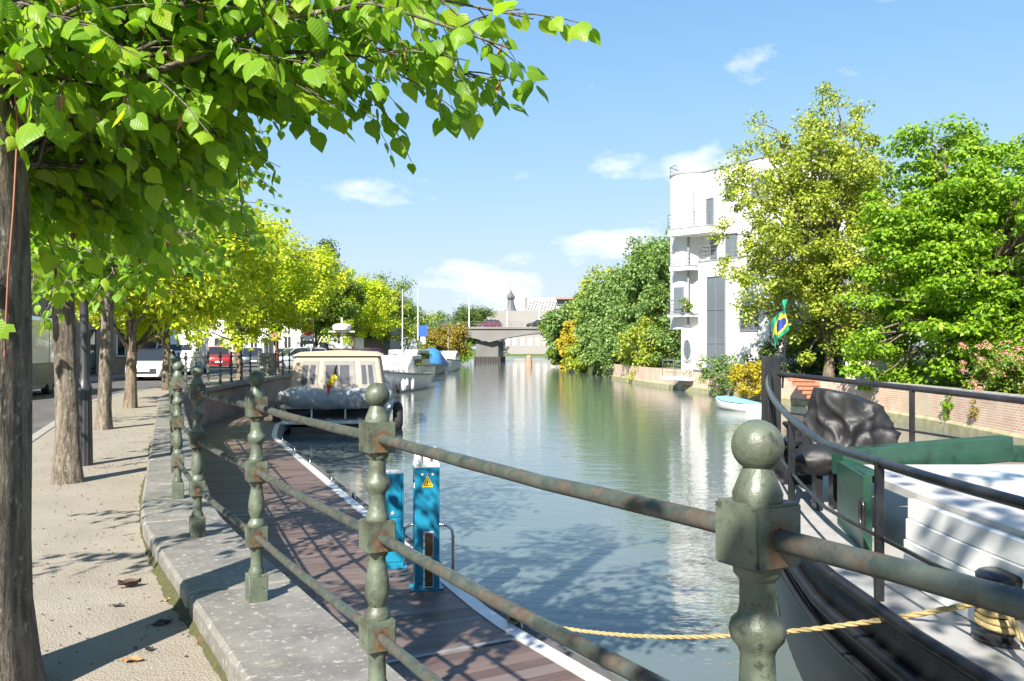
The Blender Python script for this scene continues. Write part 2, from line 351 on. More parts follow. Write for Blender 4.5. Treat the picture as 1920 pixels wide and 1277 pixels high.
# quay wall with coping stones
qw = thing('quay_wall', 'old brick quay wall with worn bluestone coping under the green railing', 'wall')
mb = MB(); ts = np.linspace(0, tY(200), 140); n = len(ts)
A = [Q.off(x, .13) for x in ts]
mb.add([(a[0], a[1], z) for z in (-3, -.035) for a in A], [(i, i+1, n+i+1, n+i) for i in range(n-1)]); mb.build('brickwork', M_BRICKQ, qw)
rs = random.Random(3); t = 0.35
while t < tY(110):
    ln = rs.uniform(1.7, 2.2) if t < tY(60) else 6
    k = 4; tt = np.linspace(t+.005, t+ln-.005, k); o1 = .25+rs.uniform(-.008, .008); dz = rs.uniform(-.004, .004); mb = MB()
    mb.prism([tuple(Q.off(x, -.27)) for x in tt]+[tuple(Q.off(x, o1)) for x in tt[::-1]], -.04, .12+dz); mb.build('coping_stone', M_STONE, qw, bevel=.018); t += ln
# moss in the angle between path and coping
mb = MB(); ts = np.arange(.5, tY(14), .06); vs = []
for x in ts:
    w_ = max(.004, .022+.02*math.sin(x*1.7)+rs.uniform(-.012, .012)); a = Q.off(x, -.27-w_); b = Q.off(x, -.268)
    vs += [(a[0], a[1], .002), (b[0], b[1], .02+w_*.6)]
mb.add(vs, [(2*i, 2*i+1, 2*i+3, 2*i+2) for i in range(len(ts)-1)]); tag(mb.build('moss', M_MOSS, smooth=60), 'strip of green moss along the foot of the coping', 'moss', kind='stuff')
# ------------------------------------------------------------------ iron railing
P0, D1 = np.array([.374, 1.3]), np.array([-.80, 1.398]); CZ = .12
ring = [(.036, .13), (.037, .145), (.028, .165), (.027, .235), (.034, .25), (.035, .262)]
ring2 = [(.035, .35), (.041, .357), (.042, .37), (.034, .385), (.026, .396), (.031, .41), (.038, .43), (.0395, .45), (.036, .485), (.028, .53), (.026, .548), (.034, .56), (.035, .576)]
ring3 = [(.035, .664), (.037, .672), (.036, .685), (.028, .70), (.026, .745), (.030, .756), (.040, .768), (.043, .782), (.040, .796), (.030, .806), (.027, .82), (.027, .858), (.036, .868), (.038, .888)]
fin = [(.037, .975), (.038, .990), (.034, 1.0), (.025, 1.022), (.020, 1.032)]+[(.0395*math.cos(a), 1.062+.0395*math.sin(a)) for a in np.linspace(-1.0, 1.5, 12)]+[(.001, 1.1015)]
def meshes(n):
    sh = MB()
    for r in (ring, ring2, ring3): sh.lathe(r, n)
    f = MB().lathe(fin, n)
    bl = MB().box((0, 0, 0), (.092, .092, .097)); bs = MB().box((0, 0, .065), (.09, .09, .13))
    return [sh.mesh('shaft', M_IRON, 40), f.mesh('finial', M_IRON, 50), bl.mesh('block', M_JOINT, 30, .004, seg=2), bs.mesh('base', M_IRON, 30, .004)]
HI, LO = meshes(28), meshes(10)
allm = MB()
for r in (ring, ring2, ring3, fin): allm.lathe(r, 8)
for z in (.31, .62, .93): allm.box((0, 0, z), (.092, .092, .097))
allm.box((0, 0, .065), (.09, .09, .13)); FAR = allm.mesh('post', M_IRON, 40)
rl = thing('quay_railing', 'green painted iron railing with ball finials and rusty rails on the coping', 'railing')
posts = [P0+D1*i for i in range(-2, 4)]
t = Q.at_y(6.88)
while Q.pos(t)[1] < 72: posts.append(Q.pos(t)); t += 1.56
for i, p in enumerate(posts):
    q = posts[min(i+1, len(posts)-1)]-posts[max(i-1, 0)]; a = math.atan2(q[1], q[0]); d = math.hypot(*p)
    if d > 16: child('post', FAR, rl, (p[0], p[1], CZ), (0, 0, a))
    else:
        ms = HI if d < 8 else LO
        po = child('post', ms[0], rl, (p[0], p[1], CZ), (0, 0, a))
        child('finial', ms[1], po); child('base', ms[3], po)
        for z in (.31, .62, .93): child('block', ms[2], po, (0, 0, z))
    if i+1 < len(posts):
        for z in (.306, .618, .928):
            e = posts[i+1]; mb = MB(); rr = random.Random(i*7+int(z*10)); k = 9 if d < 8 else 2
            mb.tube([(p[0]+(e[0]-p[0])*u, p[1]+(e[1]-p[1])*u, CZ+z+(rr.uniform(-.0015, .0015))-.006*math.sin(math.pi*u)) for u in np.linspace(.02, .98, k)], [.0165*rr.uniform(.96, 1.05) for _ in range(k)], 14 if d < 8 else 6)
            mb.build('rail', M_RUST if d < 12 else M_IRON, rl, smooth=60)
# ------------------------------------------------------------------ floating jetty
DK = -.98
def woodmat():
    m, nt, b = newmat('deck_wood'); v = coords(nt)
    oi = nt.nodes.new('ShaderNodeObjectInfo')
    c = ramp(nt, oi.outputs['Random'], [(0, (.07, .046, .04)), (.35, (.098, .068, .058)), (.6, (.125, .095, .085)), (.8, (.085, .058, .05)), (1, (.165, .14, .13))])
    g = coords(nt, (.6, 26, 26)); c = mixc(nt, .5, c, ramp(nt, noise(nt, g, 2.2, 5, .7), [(.3, (.28, .24, .22)), (.7, (.8, .76, .73))]), 'OVERLAY')
    c = mixc(nt, ramp(nt, noise(nt, v, 1.6, 5, .6), [(.5, (0, 0, 0)), (.75, (.5, .5, .5))]), c, (.17, .145, .14))
    nt.links.new(c, b.inputs['Base Color']); b.inputs['Roughness'].default_value = .5
    wv = nt.nodes.new('ShaderNodeTexWave'); wv.bands_direction = 'Y'; wv.inputs['Scale'].default_value = 27; nt.links.new(coords(nt, rnd=False), wv.inputs['Vector'])
    bump(nt, b, wv.outputs['Fac'], .5, .003); bump(nt, b, noise(nt, g, 3, 4), .3, .002); return m
M_WOOD = woodmat()
M_ALU = S('aluminium', (.62, .62, .6), (.52, .52, .5), 5, .42, .05, metal=.35, dirt=(.4, .38, .34), dscale=4, dpos=(.6, .85))
M_DKWOOD = S('weathered_beam', (.10, .095, .09), (.06, .055, .05), 8, .8, .5, 40, stretch=(1, .2, 1))
jt = thing('floating_jetty', 'long floating boardwalk of grooved brown planks with pale aluminium edging', 'jetty')
plank = MB().box((0, 0, -.014), (2.06, .139, .028)).mesh('plank', M_WOOD, bevel=.004)
strip = MB().box((0, 0, -.012), (2.06, .05, .03)).mesh('joint_strip', S('dull_alu', (.28, .27, .26), None, 6, .5, .1, metal=.3))
t = Q.at_y(.2); t1 = Q.at_y(37); i = 0
while t < t1:
    p = Q.off(t, 1.39); tx, ty = Q.tan(t); a = math.atan2(-tx, ty)
    # spacing is measured on the middle of the deck
    if i % 44 == 43: child('joint_strip', strip, jt, (p[0], p[1], DK), (0, 0, a)); t += .055
    else: child('plank', plank, jt, (p[0], p[1], DK+rs.uniform(-.0015, .0015)), (0, 0, a+rs.uniform(-.002, .002))); t += .1455
    i += 1
for o0, o1, z0, z1, nm, mt in ((2.425, 2.56, -.20, .006, 'edge_trim', M_ALU), (2.565, 2.70, -.22, -.03, 'fender_beam', M_DKWOOD), (.30, .355, -.2, .0, 'edge_trim', M_GREYM), (.36, 2.42, -.42, -.032, 'float', M_DKWOOD)):
    ts = np.linspace(Q.at_y(.2), t1, 60); mb = MB()
    mb.loft([[(*Q.off(x, o0), DK+z0), (*Q.off(x, o1), DK+z0), (*Q.off(x, o1), DK+z1), (*Q.off(x, o0), DK+z1)] for x in ts]); mb.build(nm, mt, jt)
cl = MB().tube([(0, -.1, 0), (0, -.09, .05), (0, -.03, .075), (0, .03, .075), (0, .09, .05), (0, .1, 0)], .014, 8).mesh('cleat', M_STEEL, 50)
for y in (6.85, 10.6, 13.2, 15.1, 17.4, 19.5, 21.6):
    x = Q.at_y(y)-.9; p = Q.off(x, 2.63); tx, ty = Q.tan(x); child('cleat', cl, jt, (p[0], p[1], DK-.03), (0, 0, math.atan2(-tx, ty)))
# ------------------------------------------------------------------ foliage
def nrm(a): return a/np.maximum(np.linalg.norm(a, axis=-1, keepdims=True), 1e-9)
DIAMOND = (np.array([(0, 0, 0), (.45, .36, -.10), (1, 0, -.06), (.45, -.36, -.10)]), [(0, 1, 2), (0, 2, 3)])
LOBED = (np.array([(0, 0, 0), (.35, .42, -.1), (.62, .2, -.05), (1, 0, -.12), (.62, -.2, -.05), (.35, -.42, -.1)]), [(0, 1, 2), (0, 2, 3), (0, 3, 4), (0, 4, 5)])
HEART = (np.array([(0, 0, 0), (-.10, .24, -.03), (.10, .47, -.09), (.42, .49, -.12), (.74, .27, -.12), (1.08, 0, -.20), (.74, -.27, -.12), (.42, -.49, -.12), (.10, -.47, -.09), (-.10, -.24, -.03), (.36, 0, .03), (.72, 0, -.02)]),
         [(0, 1, 2, 10), (10, 2, 3, 11), (11, 3, 4, 5), (0, 10, 8, 9), (10, 11, 7, 8), (11, 5, 6, 7)])
def leaves_mesh(name, tpl, pos, axis, normal, size, mat, curl=None, smooth=True):
    T, F = tpl; n = len(pos); k = len(T); axis = nrm(axis); side = nrm(np.cross(normal, axis)); normal = np.cross(axis, side)
    w_ = T[None, :, 2] if curl is None else T[None, :, 2]*curl[:, None]
    V = pos[:, None, :]+size[:, None, None]*(T[None, :, 0, None]*axis[:, None, :]+T[None, :, 1, None]*side[:, None, :]+w_[..., None]*normal[:, None, :])
    fl = np.array([len(f) for f in F]); idx = np.concatenate([np.array(f) for f in F])
    loops = (idx[None, :]+(np.arange(n)*k)[:, None]).ravel(); tot = np.tile(fl, n); st = np.concatenate([[0], np.cumsum(tot)[:-1]])
    me = bpy.data.meshes.new(name); me.vertices.add(n*k); me.vertices.foreach_set('co', V.reshape(-1).astype(np.float32))
    me.loops.add(len(loops)); me.loops.foreach_set('vertex_index', loops.astype(np.int32))
    me.polygons.add(len(tot)); me.polygons.foreach_set('loop_start', st.astype(np.int32)); me.polygons.foreach_set('loop_total', tot.astype(np.int32))
    ul = me.uv_layers.new(name='UVMap'); ul.data.foreach_set('uv', np.tile(T[idx][:, :2], (n, 1)).ravel().astype(np.float32))
    if smooth: me.polygons.foreach_set('use_smooth', np.ones(len(tot), bool))
    me.materials.append(mat); me.update(calc_edges=True); return me
def clump_leaves(rng, C, Rr, per, size, flat=.75):
    """leaf-sized faces through clumps: C centres, Rr radii"""
    n = len(C)*per; c = np.repeat(C, per, 0); r = np.repeat(Rr, per)
    d = nrm(rng.normal(size=(n, 3))); q = r[:, None]*(rng.random((n, 1))**.45)
    pos = c+d*q*np.array([1, 1, flat])
    nm = nrm(d*.7+np.array([0, 0, .75])+rng.normal(size=(n, 3))*.45)
    ax = nrm(np.cross(nm, rng.normal(size=(n, 3)))+np.array([0, 0, -.35])+d*.3)
    return pos, ax, nm, size*rng.uniform(.65, 1.25, n)
def crown_centres(rng, c, rad, n, hollow=.45, lump=.22, zmin=None):
    d = nrm(rng.normal(size=(n*2, 3))); ph = rng.uniform(0, 6, 3)
    lu = 1+lump*(np.sin(3.1*d[:, 0]+ph[0])*np.cos(2.7*d[:, 2]+ph[1])+.6*np.sin(5*d[:, 1]+ph[2]))
    r = (hollow+(1-hollow)*rng.random(n*2)**.6)*lu
    p = np.array(c)+d*r[:, None]*np.array(rad)
    if zmin is not None: p = p[p[:, 2] > zmin]
    return p[:n]
def limb_path(a, b, rng, k=6, arch=.18, wob=.06):
    a, b = np.array(a, float), np.array(b, float); ln = np.linalg.norm(b-a); out = []
    for u in np.linspace(0, 1, k): out.append(a+(b-a)*u+np.array([0, 0, arch*ln*math.sin(math.pi*u)])+(rng.normal(size=3)*wob*ln*.5 if 0 < u < 1 else 0))
    return out
BK_NEAR = barkmat('linden_bark', (.20, .165, .125), (.055, .043, .032), (.36, .34, .28))
BK_FAR = barkmat('tree_bark', (.21, .165, .115), (.07, .05, .035), (.27, .24, .18), .6)
LF_NEAR = leafmat('linden_leaf', [(.2, (.13, .28, .02)), (.5, (.20, .37, .025)), (.75, (.32, .45, .03)), (.95, (.50, .48, .04))], .58, .40, True)
LF_YEL = leafmat('yellow_green_leaf', [(.2, (.26, .40, .02)), (.45, (.42, .53, .03)), (.7, (.58, .58, .04)), (.9, (.68, .50, .07))], .48)
LF_GRN = leafmat('mid_green_leaf', [(.2, (.07, .14, .018)), (.5, (.14, .23, .025)), (.8, (.26, .32, .035))], .35)
LF_DARK = leafmat('dark_green_leaf', [(.2, (.04, .08, .016)), (.55, (.08, .14, .025)), (.85, (.16, .20, .035))], .3)
LF_BRT = leafmat('bright_green_leaf', [(.2, (.10, .22, .015)), (.5, (.19, .34, .02)), (.8, (.32, .45, .03))], .42)
LF_AUT = leafmat('autumn_leaf', [(.2, (.13, .14, .02)), (.45, (.24, .22, .03)), (.65, (.36, .24, .035)), (.88, (.34, .12, .03))], .35)
LF_OLV = leafmat('olive_leaf', [(.2, (.17, .24, .03)), (.5, (.29, .36, .045)), (.75, (.42, .44, .06)), (.93, (.46, .32, .07))], .38)
LF_SUM = leafmat('sumac_leaf', [(.2, (.08, .16, .04)), (.5, (.15, .25, .065)), (.8, (.24, .33, .08)), (.95, (.42, .25, .07))], .3)
LF_GOLD = leafmat('golden_leaf', [(.2, (.22, .21, .02)), (.5, (.42, .35, .03)), (.85, (.55, .42, .04))], .35)
def tree(name, label, pos, crown_c, rad, ncl, per, leaf, lm, tr, seed, group=None, hollow=.45, lump=.22, clr=.55, limbs=12, zmin=None, tpl=DIAMOND, flat=.75, cat='tree', lean=(0, 0), extra=None, bark=None):
    rng = np.random.default_rng(seed); pos = np.array(pos, float); cc = np.array(crown_c, float)
    t = thing(name, label, cat, tuple(pos), 0, group)
    C = crown_centres(rng, cc-pos, rad, ncl, hollow, lump, zmin)
    if extra is not None: C = np.concatenate([C, np.array(extra)-pos])
    mb = MB(); top = cc-pos+np.array([0, 0, rad[2]*.35]); k = 9
    path = [np.array([top[0]*u**1.5, top[1]*u**1.5, top[2]*u])+(rng.normal(size=3)*tr*.25 if 0 < u < 1 else 0)*np.array([1, 1, 0]) for u in np.linspace(0, 1, k)]
    path[0] = path[0]-np.array([0, 0, .1])
    mb.tube(path, [tr*(1.25 if i == 0 else 1)*(1-.75*i/(k-1)) for i in range(k)], 12)
    idx = np.argsort(-np.linalg.norm(C-C.mean(0), axis=1))[:limbs*2:2]
    for i in idx:
        u = rng.uniform(.3, .8); j = min(k-2, int(u*(k-1))); a = path[j]
        if C[i][2] < a[2]: a = path[max(1, int((k-1)*.35))]
        mb.tube(limb_path(a, C[i], rng), [tr*.38*(1-.8*q) for q in np.linspace(0, 1, 6)], 6)
    mb.build('trunk', bark or BK_FAR, t, smooth=60)
    Rr = clr*rng.uniform(.6, 1.3, len(C)); P = clump_leaves(rng, C, Rr, per, leaf, flat)
    child('crown', leaves_mesh('crown', tpl, *P, lm), t); return t
def bush(name, label, c, rad, ncl, per, leaf, lm, seed, group=None, clr=.4, tpl=DIAMOND, cat='shrub', stems=8):
    rng = np.random.default_rng(seed); base = np.array([c[0], c[1], c[2]-rad[2]]); t = thing(name, label, cat, tuple(base), 0, group)
    C = crown_centres(rng, (0, 0, rad[2]), rad, ncl, .35, .25, .05); mb = MB()
    for i in rng.choice(len(C), min(stems, len(C)), False): mb.tube(limb_path((rng.normal()*.1, rng.normal()*.1, -.1), C[i], rng), [.035*(1-.7*q)*max(rad)/1.5 for q in np.linspace(0, 1, 6)], 5)
    mb.build('stems', BK_FAR, t, smooth=60)
    child('foliage', leaves_mesh('foliage', tpl, *clump_leaves(rng, C, clr*rng.uniform(.6, 1.3, len(C)), per, leaf), lm), t); return t
# ---- near lindens, built twig by twig
def linden(label, pos, tips, tr, seed, height=6.6, nrand=40, spread=2.6, nobj=300, zlow=2.1, leaf=.098, vine=False, step=.058):
    rng = np.random.default_rng(seed); pos = np.array([pos[0], pos[1], 0.]); t = thing('linden_tree', label, 'tree', tuple(pos), 0, 'linden trees lining the quay path')
    mb = MB(); k = 26; ph = rng.uniform(0, 6, 4)
    zz = np.linspace(-.12, height*.86, k); P = []; n = 28
    for i, z in enumerate(zz):
        r = tr*(1+.55*math.exp(-max(z, 0)/.14))*(1-.35*max(0, z)/height)
        cx, cy = .03*math.sin(z*1.1+ph[0]), .03*math.cos(z*.9+ph[1])
        for j in range(n):
            a = 2*math.pi*j/n; rr = r*(1+.05*math.sin(3*a+ph[2]+z*.5)+.03*math.sin(7*a+z*2.3+ph[3])+rng.normal()*.012)
            P.append((cx+rr*math.cos(a), cy+rr*math.sin(a), z))
    mb.add(P, [(i*n+j, i*n+(j+1) % n, (i+1)*n+(j+1) % n, (i+1)*n+j) for i in range(k-1) for j in range(n)]+[tuple(range((k-1)*n, k*n))])
    mb.build('trunk', BK_NEAR, t, smooth=70)
    tips = [np.array(q)-pos for q in tips]
    for i in range(nrand):
        a = rng.uniform(0, 2*math.pi); z = rng.uniform(zlow+.2, height); rr = spread*math.sqrt(max(.08, 1-((z-3.6)/(height-3.3))**2))*rng.uniform(.6, 1.05)
        tips.append(np.array([rr*math.cos(a), rr*math.sin(a), z]))
    bm_ = MB(); tw = MB(); LP, LA, LN = [], [], []; fr = []
    for tip in tips:
        d = math.hypot(tip[0], tip[1]); za = min(max(tip[2]+.1-.25*d, 1.9), height*.8)
        path = limb_path((0, 0, za), tip, rng, 8, .14, .05); ln = np.linalg.norm(tip-np.array([0, 0, za]))
        bm_.tube(path, [max(.004, .019*min(1, ln/2)*(1-.8*q)) for q in np.linspace(0, 1, 8)], 6)
        m = max(6, int(ln/.15)); path = np.array(path)
        for j in range(m):
            u = .22+.78*(j+rng.random()*.6)/m; u = min(u, 1); x = u*7; i0 = min(6, int(x)); b = path[i0]+(path[i0+1]-path[i0])*(x-i0); dr = nrm(path[i0+1]-path[i0])
            sd_ = nrm(np.cross(dr, [0, 0, 1])+rng.normal(size=3)*.35)*(1 if j % 2 else -1)
            dd = nrm(dr*.7+sd_*.75+np.array([0, 0, -.15])+rng.normal(size=3)*.2) if u < .97 else dr
            L_ = rng.uniform(.28, .62)*(1.15-.4*u); pts = [b+dd*L_*q+np.array([0, 0, -.16*L_*q*q]) for q in (0, .33, .66, 1)]
            tw.tube(pts, [.0042, .0035, .0026, .0015], 4)
            nl = max(3, int(L_/step))
            for q in range(nl):
                v = (q+.6)/nl; p_ = pts[0]+(pts[3]-pts[0])*v+np.array([0, 0, -.16*L_*(v*v-v)]); s2 = nrm(np.cross(dd, [0, 0, 1]))*(1 if q % 2 else -1)
                ax = nrm(dd*.45+s2*.6+np.array([0, 0, -.75])+rng.normal(size=3)*.28)
                nm = nrm(np.array([0, 0, .8])+s2*.55+rng.normal(size=3)*.45); LP.append(p_+ax*.03); LA.append(ax); LN.append(nm)
            if rng.random() < .22: fr.append(pts[2])
    bm_.build('branches', BK_NEAR, t, smooth=60); tag(tw.build('twigs', BK_NEAR, t, smooth=60, recalc=False), kind='stuff')
    LP, LA, LN = map(np.array, (LP, LA, LN)); sz = leaf*rng.uniform(.5, 1.28, len(LP)); cu = rng.uniform(.4, 2.2, len(LP))
    W = LP+pos; px = 960+1600*W[:, 0]/np.maximum(W[:, 1], .1); py = 653-1600*(W[:, 2]-EYE)/np.maximum(W[:, 1], .1)
    vis = (W[:, 1] > .6) & (px > -30) & (px < 1950) & (py > -30) & (py < 1300)
    score = np.where(vis, W[:, 1]-sz*8, 1e6); order = np.argsort(score); sel = order[:nobj][score[order[:nobj]] < 1e5]
    rest = np.setdiff1d(np.arange(len(LP)), sel)
    tag(child('foliage', leaves_mesh('foliage', HEART, LP[rest], LA[rest], LN[rest], sz[rest], LF_NEAR, cu[rest]), t), kind='stuff')
    if len(sel):
        var = [leaves_mesh('leaf', HEART, np.zeros((1, 3)), np.array([[1., 0, 0]]), np.array([[0., 0, 1]]), np.ones(1), LF_NEAR, np.array([c])) for c in (.5, 1.0, 1.5, 2.1)]
        for i in sel:
            a = LA[i]; s_ = nrm(np.cross(LN[i], a)); n_ = np.cross(a, s_)
            o = bpy.data.objects.new('leaf', var[i % 4]); COL.objects.link(o); o.parent = t
            o.matrix_local = Matrix(((a[0]*sz[i], s_[0]*sz[i], n_[0]*sz[i], LP[i][0]), (a[1]*sz[i], s_[1]*sz[i], n_[1]*sz[i], LP[i][1]), (a[2]*sz[i], s_[2]*sz[i], n_[2]*sz[i], LP[i][2]), (0, 0, 0, 1)))
    if fr:
        f = MB(); g = MB()
        for p in fr:
            e = p+np.array([rng.normal()*.02, rng.normal()*.02, -.09]); s_ = rng.normal(size=3)*.012
            f.add([p, (p+e)/2+s_, e, (p+e)/2-s_], [(0, 1, 2, 3)]); g.tube([p, e, e+np.array([.01, 0, -.03])], .0012, 3)
            for q in range(2):
                c = e+np.array([rng.normal()*.012, rng.normal()*.012, -.035]); g.lathe([(.0005, -.005), (.0045, -.002), (.0045, .002), (.0005, .005)], 6, c)
        tag(f.build('bracts', S('dry_bract', (.35, .2, .07), (.25, .13, .05), 20, .8, 0), t, recalc=False), kind='stuff'); tag(g.build('nutlets', S('nutlet', (.06, .05, .03), None, 20, .8, 0), t, smooth=60, recalc=False), kind='stuff')
    return t
T1 = [at(q[0], q[1]-(55 if q[1] > 200 else 15), q[2]) for q in ((1000, 50, 3.6), (925, 165, 3.7), (955, 105, 3.4), (760, 160, 3.6), (700, 215, 3.8), (640, 150, 3.5), (612, 190, 3.9), (556, 275, 4.0), (490, 240, 4.2), (470, 372, 4.5), (410, 350, 4.6), (335, 415, 4.8), (255, 450, 4.6), (170, 505, 4.9), (95, 520, 4.5), (860, -40, 3.5), (600, -90, 3.3), (300, 90, 4.0),
      (150, 190, 4.2), (310, 240, 4.5), (450, 140, 4.0), (210, 330, 4.6), (110, 410, 4.4), (50, 90, 4.3), (400, 20, 3.6), (700, 60, 3.6), (800, 20, 3.9), (540, 90, 4.3), (230, 170, 3.8), (360, 300, 4.2), (140, 60, 3.7), (520, 20, 3.2), (280, 385, 4.3), (60, 250, 4.7), (60, 330, 4.9), (420, 235, 3.9), (580, 170, 4.2), (660, -10, 4.2), (30, 160, 3.6), (90, 300, 3.9), (190, 250, 3.5), (350, 190, 3.6), (260, 60, 3.4), (480, 70, 3.6), (300, 330, 3.9), (160, 420, 4.1), (230, 480, 4.9), (60, 460, 4.2), (390, 300, 4.7), (120, 120, 4.8), (420, 100, 4.8), (740, 110, 4.2), (850, 110, 3.9), (620, 60, 3.8), (330, 130, 4.4), (60, 390, 3.9), (330, 380, 4.4), (440, 340, 4.2), (230, 420, 4.2), (120, 60, 3.4), (200, 150, 3.6), (30, 40, 3.0), (100, 100, 3.05), (35, 130, 3.05), (140, 170, 3.2), (170, 70, 3.1), (60, 20, 2.9))]
linden('linden with lichen-flecked bark, a creeper on its trunk and long boughs over the railing', (-2.05, 3.3), T1, .165, 11, nrand=20, leaf=.08, step=.05)
T2 = [at(*q) for q in ((420, 400, 6.5), (350, 450, 6.3), (290, 500, 6.6), (220, 530, 6.8), (140, 535, 6.8), (60, 550, 6.6), (400, 430, 7.2), (310, 460, 6.9), (100, 440, 6.6), (180, 480, 6.3), (300, 480, 7.6), (250, 500, 7.8), (200, 520, 8), (60, 520, 8), (130, 500, 7.4), (330, 420, 7.6), (380, 390, 8.2), (90, 470, 7.6), (270, 430, 7.3), (180, 440, 7.2))]
linden('linden with furrowed brown trunk standing beside the dark lamp post', (-4.44, 8.44), T2, .11, 12, nrand=44, zlow=2.2, step=.075, leaf=.085)
linden('linden between the lamp post and the sunlit pale trunk', (-6.68, 14.0), [], .105, 13, nrand=62, nobj=0, zlow=2.2, leaf=.11, step=.085)
linden('linden whose crown hangs over the path behind the viewer', (.6, -2.4), [], .15, 14, nrand=50, nobj=0, zlow=2.6, leaf=.11, step=.1)
linden('linden farthest back along the path behind the viewer', (3.2, -8), [], .15, 15, nrand=45, nobj=0, zlow=2.6, leaf=.12, step=.11)
YG = 'yellow-green lindens along the far quay'
def qlin(i, label, x, y, top, rad, lm=LF_YEL, n=210, per=150, leaf=.125, z0=1.7):
    h = (top-z0)/2; tree('linden_tree', label, (x, y, 0), (x, y, z0+h), (rad, rad, h), n, per, leaf*(1+y/160), lm, .13, 30+i, 'linden trees lining the quay path', hollow=.12, clr=.62, zmin=z0-.15)
qlin(0, 'yellow-green linden with sunlit pale trunk just past the shaded lindens', -8.5, 19, 6.3, 2.6)
qlin(1, 'yellow-green linden at the bend of the quay in front of the white van', -11.0, 27.2, 6.8, 3.2)
qlin(2, 'linden with orange tinged lower leaves in front of the red car', -11.75, 36.8, 7.0, 3.3)
qlin(3, 'linden beside the round brown sign on the far quay', -12.4, 45, 7.0, 3.3)
qlin(4, 'darker green linden right behind the street lantern', -13.2, 57.5, 7.6, 3.2, LF_GRN)
qlin(5, 'golden yellow linden behind the mast of the cream boat', -13.2, 71, 7.8, 3.6, LF_YEL)
qlin(6, 'olive linden between the golden linden and the round green tree', -13.6, 84, 8.4, 3.8, LF_OLV)
def simple(label, x, y, z0, top, rad, lm, seed, n=150, per=120, leaf=.2, group=None, name='broadleaf_tree', clr=None, **k):
    h = (top-z0)/2; return tree(name, label, (x, y, -.1), (x, y, z0+h), (rad, rad, h), n, per, leaf, lm, .2, seed, group, hollow=.3, clr=clr or rad*.26, **k)
simple('tall round dark green tree rising behind the lindens', -18.5, 78, 3, 11.2, 3.4, LF_DARK, 50, leaf=.22)
simple('broad green tree beside the moored boats before the bridge', -14.0, 98, .6, 9.6, 5.0, LF_GRN, 51, leaf=.24, n=140)
simple('small orange autumn tree in front of the bridge end', -9.6, 124, -.3, 5.2, 3.9, LF_AUT, 52, leaf=.26)
simple('far green tree standing above the bridge parapet', -10, 205, 3, 11.2, 6.0, LF_DARK, 53, leaf=.4)
simple('low olive tree at the left end of the bridge', -17, 190, 1, 8.6, 5.0, LF_OLV, 54, leaf=.4)
simple('pale green tree poking up behind the lindens', -24, 74, 3, 11.6, 3.2, LF_OLV, 55)
simple('leafy tree behind the houses', -29, 96, 2, 13, 5, LF_YEL, 57, leaf=.26)
bush('bank_shrub', 'bright green bushes on the bank under the bridge', (-10.5, 140, .6), (4, 8, 2.4), 60, 80, .3, LF_BRT, 56, clr=1.0)
# ---- right bank
RG = 'trees massed along the right bank'
bank = [(13.4, 66, 11.6, 3.4, LF_SUM, 'green sumac tree with reddish tips right beside the white house', 44), (12.6, 75, 11.4, 4.0, LF_SUM, 'sumac tree next behind the one beside the white house', 60), (14.0, 84, 11.0, 4.6, LF_SUM, 'tall sumac tree high in the middle of the right bank', 61), (11.4, 93, 10, 4.6, LF_SUM, 'blue-green tree in the middle of the right bank', 62),
        (12.3, 104, 10, 4.6, LF_OLV, 'yellowing olive tree on the right bank', 63), (10.8, 118, 9.4, 5, LF_SUM, 'leafy green tree far along the right bank', 64), (9.8, 134, 8.0, 5.0, LF_GRN, 'dense green tree on the bank next to the bridge', 65)]
for x, y, top, r, lm, lb, sd_ in bank: simple(lb, x, y, -.3, top, r, lm, sd_, n=210, per=140, leaf=.0036*y, group=RG, zmin=.1)
for i, (x, y, r, h, lm, lb) in enumerate([(10.2, 66, 1.9, 2.6, LF_OLV, 'golden olive bush hanging over the water beside the white house'), (9.7, 74, 2.3, 3.0, LF_SUM, 'wide green bush drooping to the water past the white house'), (8.9, 84, 2.6, 2.6, LF_SUM, 'green bush drooping into the water under the sumacs'),
        (8.6, 94, 2.6, 2.6, LF_OLV, 'brownish bush at the waterline of the right bank'), (7.8, 106, 2.6, 3.6, LF_GOLD, 'yellow bush on the far right bank'), (7.6, 122, 3, 3.6, LF_GRN, 'green bush beside the bank near the bridge')]):
    bush('bank_shrub', lb, (x, y, -1.25+h/1.15), (r, r*1.5, h*.95), 70, 100, .0034*y, lm, 70+i, 'bushes overhanging the right bank', clr=.6)
# ------------------------------------------------------------------ black barge moored at the right
bg_ = thing('black_barge', 'black hulled barge with green coaming and tubular handrail round its pointed bow', 'barge', (5, 0, -1.33))
def bxc(y): return 5.0-.24*y
def bw(y): return 2.5*(1-(max(y, 0)/9.32)**2.3)
def sheer(y): return .35*max(0, (y-5.4)/3.9)
YB = list(np.linspace(-9, 5, 15))+list(np.linspace(5.4, 9.3, 18))
def side(y, s, inset=0., k=1.0): return (bxc(y)+s*max(0.0, bw(y)*k-inset), y)
def outline(z, inset=0., k=1.0, yk=1.0, ymin=-9):
    ys = [y for y in YB if y >= ymin]
    L_ = [side(y, -1, inset, k) for y in ys]; R_ = [side(y, 1, inset, k) for y in ys[::-1]]
    return [(x, y*yk if y > 0 else y, z+sheer(y)) for x, y in L_+R_]
M_HULL = S('black_hull_paint', (.010, .010, .012), (.016, .016, .018), 3, .34, .4, 14, .008, dirt=(.045, .028, .02), dscale=4, dpos=(.6, .8))
M_HULL.node_tree.nodes['Principled BSDF'].inputs['Specular IOR Level'].default_value = .22
M_BDECK = S('barge_deck_paint', (.36, .355, .345), (.26, .26, .255), 5, .35, .15, 30, dirt=(.25, .23, .2), dscale=5, dpos=(.55, .75))
